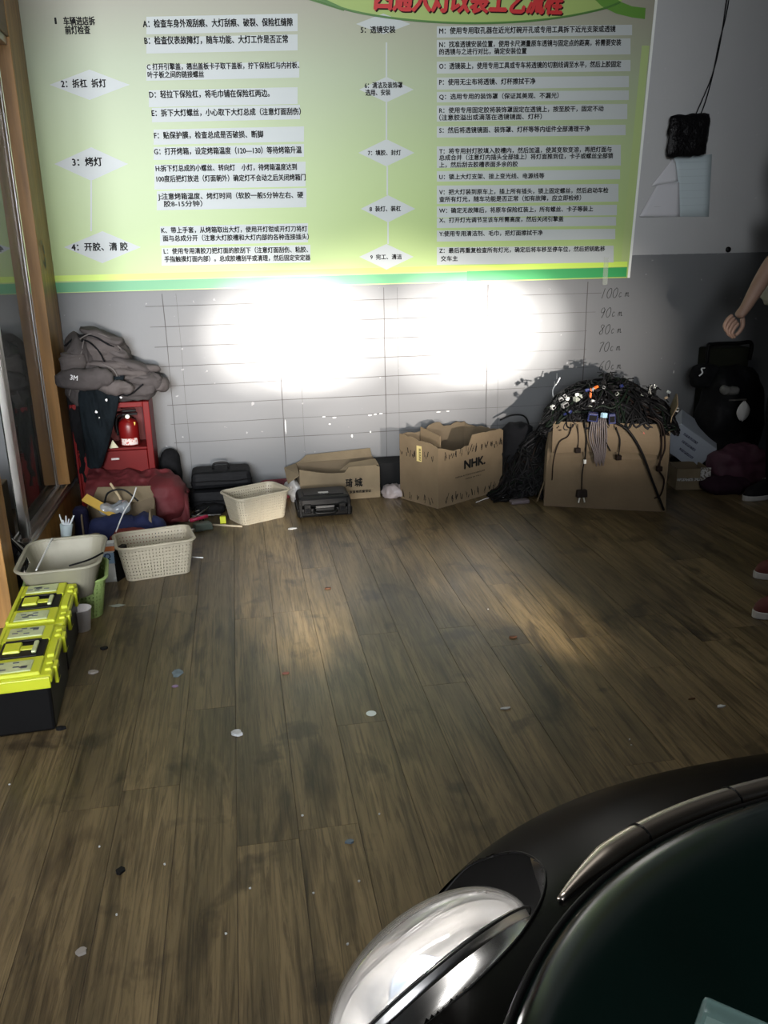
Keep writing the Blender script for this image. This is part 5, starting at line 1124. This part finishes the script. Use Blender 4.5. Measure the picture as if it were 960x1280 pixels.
# ------------------------------------------------------------------ black car nosing in at the lower right
XC, YC = .79, -5.0
LV = [(.17, .76, 1.26), (.22, .80, 1.34), (.35, .845, 1.39), (.48, .86, 1.415), (.58, .86, 1.412), (.64, .845, 1.375), (.69, .825, 1.30), (.73, .80, 1.22), (.752, .775, 1.165)]
LH = [(.750, .778, 1.172), (.762, .771, 1.158), (.7705, .757, 1.135), (.776, .730, 1.09), (.783, .66, .98), (.791, .55, .82), (.800, .41, .61), (.807, .25, .38), (.811, .10, .16), (.812, .004, .01)]
PWR = 3.5
def lev(T_, s_):
    # smooth interpolation through the level table, s_ in 0..1
    t = s_*(len(T_)-1); i = min(int(t), len(T_)-2); f_ = t-i
    p = [T_[max(i-1, 0)], T_[i], T_[i+1], T_[min(i+2, len(T_)-1)]]
    return [.5*((2*p[1][k])+(p[2][k]-p[0][k])*f_+(2*p[0][k]-5*p[1][k]+4*p[2][k]-p[3][k])*f_*f_+(3*p[1][k]-p[0][k]-3*p[2][k]+p[3][k])*f_**3) for k in range(3)]
def sup(th, a, b_):
    c, s_ = cos(th), sin(th); e = 2/PWR
    return XC+a*math.copysign(abs(c)**e, c), YC+b_*math.copysign(abs(s_)**e, s_)
def level_at(z):
    for i in range(len(ALL)-1):
        if ALL[i][0] <= z <= ALL[i+1][0]:
            f_ = (z-ALL[i][0])/(ALL[i+1][0]-ALL[i][0]); return [ALL[i][k]*(1-f_)+ALL[i+1][k]*f_ for k in (1, 2)]
    return None
ALL = LV[:-1]+LH[1:]
def inside(p):
    q = level_at(p.z)
    if not q or p.y < YC: return bool(q) and abs(p.x-XC) < q[0]
    return (abs(p.x-XC)/q[0])**PWR+(abs(p.y-YC)/q[1])**PWR < 1
LC, LA, LB_, LN = V((.1352, -3.8854, .6348)), V((.8656, .5007, 0)), V((.2199, -.3801, .8984)), V((-.4499, .7777, .4391))
RA, RB, RD = .1097, .0966, .0632
def mir(p): return V((2*XC-p.x, p.y, p.z))
def hole(th): return 1.09+.25*max(0, sin(th+.62))
def lamp_r(p):
    d = p-LC; a, b_ = d.dot(LA)/RA, d.dot(LB_)/RB; r = math.hypot(a, b_); return r*HOLE/hole(math.atan2(b_, a)), d.dot(LN)
HOLE = 1.3
car = thing('car', 'glossy black car nosing in at the lower right with its lit oval headlamp', 'car', (XC, YC, 0))
M_paint = mat('black_car_paint', (.003, .003, .003), .25, spec=.014)
M_hood = mat('dark_green_black_paint', (.0015, .006, .005), .17, spec=.34)
M_chr = mat('chrome', (.82, .82, .82), .07, 1)
def cbuild(mb, name, m_, par_=None, **k):
    o = mb.build(name, m_, None, **k); o.parent = par_ or car
    if not par_: o.location = -V(car.location)
    return o
def shell(T_, nu, nv, name, m_, solid):
    mb = MB(); P_ = [[None]*nu for _ in range(nv)]
    for j in range(nv):
        z, a, b_ = lev(T_, j/(nv-1))
        for i in range(nu):
            th = pi*i/(nu-1)
            # denser where the corners bend
            th = th-.0*sin(4*th)
            x, y = sup(th, a, b_); P_[j][i] = V((x, y, z))
    vs = [p for r in P_ for p in r]; fs = []
    for j in range(nv-1):
        for i in range(nu-1):
            c = (P_[j][i]+P_[j+1][i+1])/2; ok = True
            for q in (c, mir(c)):
                r, d = lamp_r(q)
                if r < HOLE and d > -.09: ok = False
            if c.z < .66 and (c.y+4.42)**2+(c.z-.30)**2 < .365**2 and abs(c.x-XC) > .6: ok = False
            if ok: fs.append((j*nu+i, j*nu+i+1, (j+1)*nu+i+1, (j+1)*nu+i))
    mb.add(vs, fs); return cbuild(mb, name, m_, smooth=True)
shell(LV, 420, 110, 'front_bumper', M_paint, 0)
shell(LH, 420, 110, 'bonnet', M_hood, 0)
# rounded lip of the bonnet along its edge, and the dark joint under it
def lip(lx, off, z, r, name, m_, gapcut=True):
    segs = []; cur = []
    for i in range(260):
        th = pi*i/259; a, b_ = lx; x, y = sup(th, a+off, b_+off); p = V((x, y, z)); bad = any(lamp_r(q)[0] < HOLE+.02 for q in (p, mir(p)))
        if bad:
            if len(cur) > 3: segs.append(cur)
            cur = []
        else: cur.append(p)
    if len(cur) > 3: segs.append(cur)
    for s_ in segs: cbuild(MB().tube(s_, r, 10), name, m_, smooth=True)
lip((.778, 1.17), .004, .7475, .0035, 'bonnet_joint', M_black)
# dark chrome strip that runs round the nose in front of the bonnet, with short joints across it
M_trim = mat('smoked_chrome', (.62, .55, .48), .30, 1)
def strip(i, n, off=0.):
    th = pi*i/n; a, b_ = .790, 1.192; x, y = sup(th, a+off, b_+off); return V((x, y, .7425))
segs = []; cur = []
for i in range(300):
    p = strip(i, 299)
    if min(p.x, 2*XC-p.x) < .232:
        if len(cur) > 3: segs.append(cur)
        cur = []
    else: cur.append(p)
if len(cur) > 3: segs.append(cur)
for s_ in segs:
    n_ = len(s_); cbuild(MB().tube(s_, .013, 14, rs=[.0125*min(1, .25+min(i, n_-1-i)/14) for i in range(n_)]), 'nose_trim', M_trim, smooth=True)
for th0 in (.625, .575, .425, .375):
    p = strip(th0*299, 299); q = strip(th0*299, 299, .02); d = (q-p).normalized(); up = V((0, 0, 1))
    cbuild(MB().tube([p+d*.0128*cos(t)+up*.0128*sin(t) for t in [k*.35 for k in range(9)]], .0012, 5), 'trim_joint', M_black)
# body sides, cowl, windscreen, cabin behind the photographer's hands
mb = MB(); prof = [(z, a) for z, a, b_ in ALL]; ys = [YC, -5.5, -6.2, -6.9, -7.4]
vs = []; n = len(prof)
ring = [(XC-a, z) for z, a in prof]+[(XC+a, z) for z, a in prof[::-1]]
for k, y in enumerate(ys):
    s_ = 1 if k < 4 else .9; vs += [V((XC+(x-XC)*s_, y, z)) for x, z in ring]
m__ = len(ring); mb.add(vs, [(k*m__+i, k*m__+i+1, (k+1)*m__+i+1, (k+1)*m__+i) for k in range(len(ys)-1) for i in range(m__-1)]+[tuple((len(ys)-1)*m__+i for i in range(m__))])
cbuild(mb, 'side_body', M_paint)
cbuild(MB().box(XC-.62, XC+.62, -6.9, -5.25, .80, 1.38, tp=.82), 'cabin', mat('cabin_glass', (.01, .012, .012), .05, spec=.8), bevel=.05)
for s_ in (-1, 1):
    Mx = Matrix.Translation((XC+s_*.76, -4.42, .30)) @ Matrix.Rotation(s_*pi/2, 4, 'Y')
    t_ = cbuild(MB().lathe([(.18, -.09), (.28, -.10), (.305, -.07), (.305, .06), (.28, .085), (.19, .085), (.18, .06)], 40, M=Mx), 'tyre', mat('tyre_rubber', (.012, .012, .012), .8), smooth=True)
    cbuild(MB().lathe([(0, .05), (.04, .055), (.06, .04), (.17, .05), (.185, .075), (.19, .06), (.19, -.06), (0, -.06)], 40, M=Mx), 'wheel_rim', M_alu, smooth=True)
cbuild(MB().box(XC-.70, XC+.70, -6.8, -4.0, .15, .30), 'underbody', M_black)
cbuild(MB().box(XC-.28, XC+.28, -3.63, -3.575, .28, .42), 'grille', mat('black_grille', (.01, .01, .01), .5), bevel=.01)
for k in range(4): cbuild(MB().box(XC-.26, XC+.26, -3.574, -3.566, .295+.03*k, .303+.03*k), 'grille_bar', M_chr)
# headlamps
M_lens = bpy.data.materials.new('clear_lamp_lens'); M_lens.use_nodes = True
nt = M_lens.node_tree; nt.nodes.clear(); nn = nt.nodes.new; LK = nt.links.new
out = nn('ShaderNodeOutputMaterial'); m1 = nn('ShaderNodeMixShader'); m2 = nn('ShaderNodeMixShader'); tr__ = nn('ShaderNodeBsdfTransparent'); gl__ = nn('ShaderNodeBsdfGlossy'); df = nn('ShaderNodeBsdfDiffuse'); lw = nn('ShaderNodeFresnel')
lw.inputs[0].default_value = 1.75; gl__.inputs['Roughness'].default_value = .04; df.inputs[0].default_value = (.85, .83, .80, 1); tr__.inputs[0].default_value = (.96, .96, .96, 1)
m2.inputs[0].default_value = .34; LK(tr__.outputs[0], m2.inputs[1]); LK(df.outputs[0], m2.inputs[2])
LK(lw.outputs[0], m1.inputs[0]); LK(m2.outputs[0], m1.inputs[1]); LK(gl__.outputs[0], m1.inputs[2]); LK(m1.outputs[0], out.inputs[0])
M_refl = mat('lamp_reflector', (.82, .80, .78), .30, 1)
M_glow = mat('lit_lamp', (1, .97, .92), .3, emit=9, ecol=(.93, .96, 1))
def headlamp(mr):
    f_ = (lambda p: mir(p)) if mr else (lambda p: p)
    def E(r, th, d): return LC+LA*(RA*r*cos(th))+LB_*(RB*r*sin(th))+LN*d
    def g(mb, fn, nu, nv, mi=0): return mb.grid(lambda u, v: f_(fn(u, v)), nu, nv, mi, closeu=True)
    # housing parent is the reflector bowl
    bowl = MB(); g(bowl, lambda u, v: E(.99*(1-(v*.94)**1.6) if v < 1 else .02, 2*pi*u, -.075*v**.8), 64, 14)
    hl = cbuild(bowl, 'headlamp', M_refl, smooth=True)
    def sub(mb, nm, m_, **k): o = mb.build(nm, m_, None, **k); o.parent = hl; return o
    dome = MB(); g(dome, lambda u, v: E(cos(v*pi/2), 2*pi*u, RD*sin(v*pi/2)), 96, 22); sub(dome, 'lamp_lens', M_lens, smooth=True, weld=True)
    # bezel flares from the lens rim out to the hole in the wing
    def edge(th):
        q = E(hole(th)+.015, th, 0); t = .16
        while t > -.16 and not inside(q+LN*t): t -= .002
        return q+LN*(t+.0015 if t > -.159 else -.02)
    N_ = 96; ed = [edge(2*pi*i/N_) for i in range(N_)]
    for _ in range(3): ed = [(ed[i-1]+ed[i]*2+ed[(i+1) % N_])/4 for i in range(N_)]
    mb = MB(); rows = 12; vs = []
    for j in range(rows):
        v = j/(rows-1)
        for i in range(N_):
            a = E(1.035, 2*pi*i/N_, -.012); b_ = ed[i]; p = a*(1-v)+b_*v-LN*(.020*sin(pi*v)*(1-v)); vs.append(f_(p))
    mb.add(vs, [(j*N_+i, j*N_+(i+1) % N_, (j+1)*N_+(i+1) % N_, (j+1)*N_+i) for j in range(rows-1) for i in range(N_)])
    mb.mi = [0 if sin(2*pi*((q % N_)+.5)/N_+.0) > .45 else 1 for q in range(len(mb.mi))]
    sub(mb, 'chrome_bezel', [mat('satin_chrome', (.72, .72, .72), .22, 1), mat('matt_black_wing', (.004, .004, .004), .9, spec=.05)], smooth=True)
    rim = MB(); rp = [f_(E(1.02, 2*pi*i/72, -.003)) for i in range(73)]; rim.tube(rp, .0011, 8); sub(rim, 'rubber_seal', M_black, smooth=True)
    ol = MB().tube([f_(p) for p in ed+[ed[0]]], .0011, 8); sub(ol, 'bezel_joint', M_black, smooth=True)
    # inner ridge lines moulded in the lens
    for rr_, d_ in ((.80, .006), (.62, .012)):
        rg = MB().tube([f_(E(math.sqrt(max(0, 1-rr_**2))*0+rr_, th, RD*math.sqrt(1-rr_**2)-d_)) for th in [pi*.15+pi*.75*i/30 for i in range(31)]], .0010, 6); sub(rg, 'lens_ridge', mat('lens_moulding', (.13, .12, .115), .2), smooth=True)
    # projector: barrel, lens, shroud
    zc = E(.05, 0, 0)
    def ringd(prof, nm, m_, cx=.0, cy=.0):
        mb = MB(); o0 = LC+LA*cx+LB_*cy
        mb.grid(lambda u, v: f_(o0+(LA*cos(2*pi*u)+LB_*sin(2*pi*u))*prof[int(round(v*(len(prof)-1)))][0]+LN*prof[int(round(v*(len(prof)-1)))][1]), 40, len(prof), closeu=True); return sub(mb, nm, m_, smooth=True)
    ringd([(.040, -.06), (.041, -.005), (.038, .010), (.034, .010), (.032, .0)], 'projector_barrel', M_chr, -.015, .0)
    ringd([(.0315, .002), (.029, .014), (.020, .024), (.010, .028), (.0005, .029)], 'projector_lens', mat('projector_glass', (.25, .33, .45), .03, spec=1, coat=1), -.015, .0)
    ringd([(.060, -.03), (.055, -.004), (.0465, .002), (.0455, -.004)], 'inner_ring', M_refl, -.015, .0)
    for k in range(14):
        th = 2*pi*k/14; c = LC+LA*(-.015+.051*cos(th))+LB_*(.051*sin(th)); mb = MB(); e = .0042
        mb.add([f_(c+LA*e*a+LB_*e*b__+LN*d) for d in (-.002, .005) for a, b__ in ((-1, -1), (1, -1), (1, 1), (-1, 1))], [(3, 2, 1, 0), (4, 5, 6, 7), (0, 1, 5, 4), (1, 2, 6, 5), (2, 3, 7, 6), (3, 0, 4, 7)]); sub(mb, 'lit_segment', M_glow)
    mb = MB(); c = LC+LA*.062+LB_*.02; mb.add([f_(c+LA*a+LB_*b__+LN*d) for d in (-.03, .004) for a, b__ in ((-.018, -.022), (.016, -.018), (.014, .02), (-.012, .024))], [(3, 2, 1, 0), (4, 5, 6, 7), (0, 1, 5, 4), (1, 2, 6, 5), (2, 3, 7, 6), (3, 0, 4, 7)]); sub(mb, 'turn_lamp', mat('dark_blue_glass', (.03, .05, .09), .05, spec=1), bevel=.003)
    lp = f_(LC+LN*.045+LB_*.03); dl = bpy.data.lights.new('lamp_bulb', 'POINT'); dl.energy = 1.4; dl.color = (1, .97, .93); dl.shadow_soft_size = .012
    lo_ = bpy.data.objects.new('lamp_bulb', dl); COL.objects.link(lo_); lo_.location = lp
    return hl
headlamp(False); headlamp(True)
# clear case lying on the bonnet
cp = atz(925, 1312, .80)
ck = thing('clear_case', 'small clear plastic case lying on the dark bonnet at the lower right corner', 'case', tuple(cp), -.75)
M_cp = mat('teal_clear_plastic', (.16, .26, .25), .06, alpha=.55, spec=1, ior=1.6)
MB().box(-.026, .026, -.016, .016, .0, .014).build('case_shell', M_cp, ck, bevel=.003)
MB().box(-.021, .021, -.003, .003, .003, .011).build('inner_bar', mat('pale_teal_plastic', (.32, .42, .40), .3), ck)

flush_text()
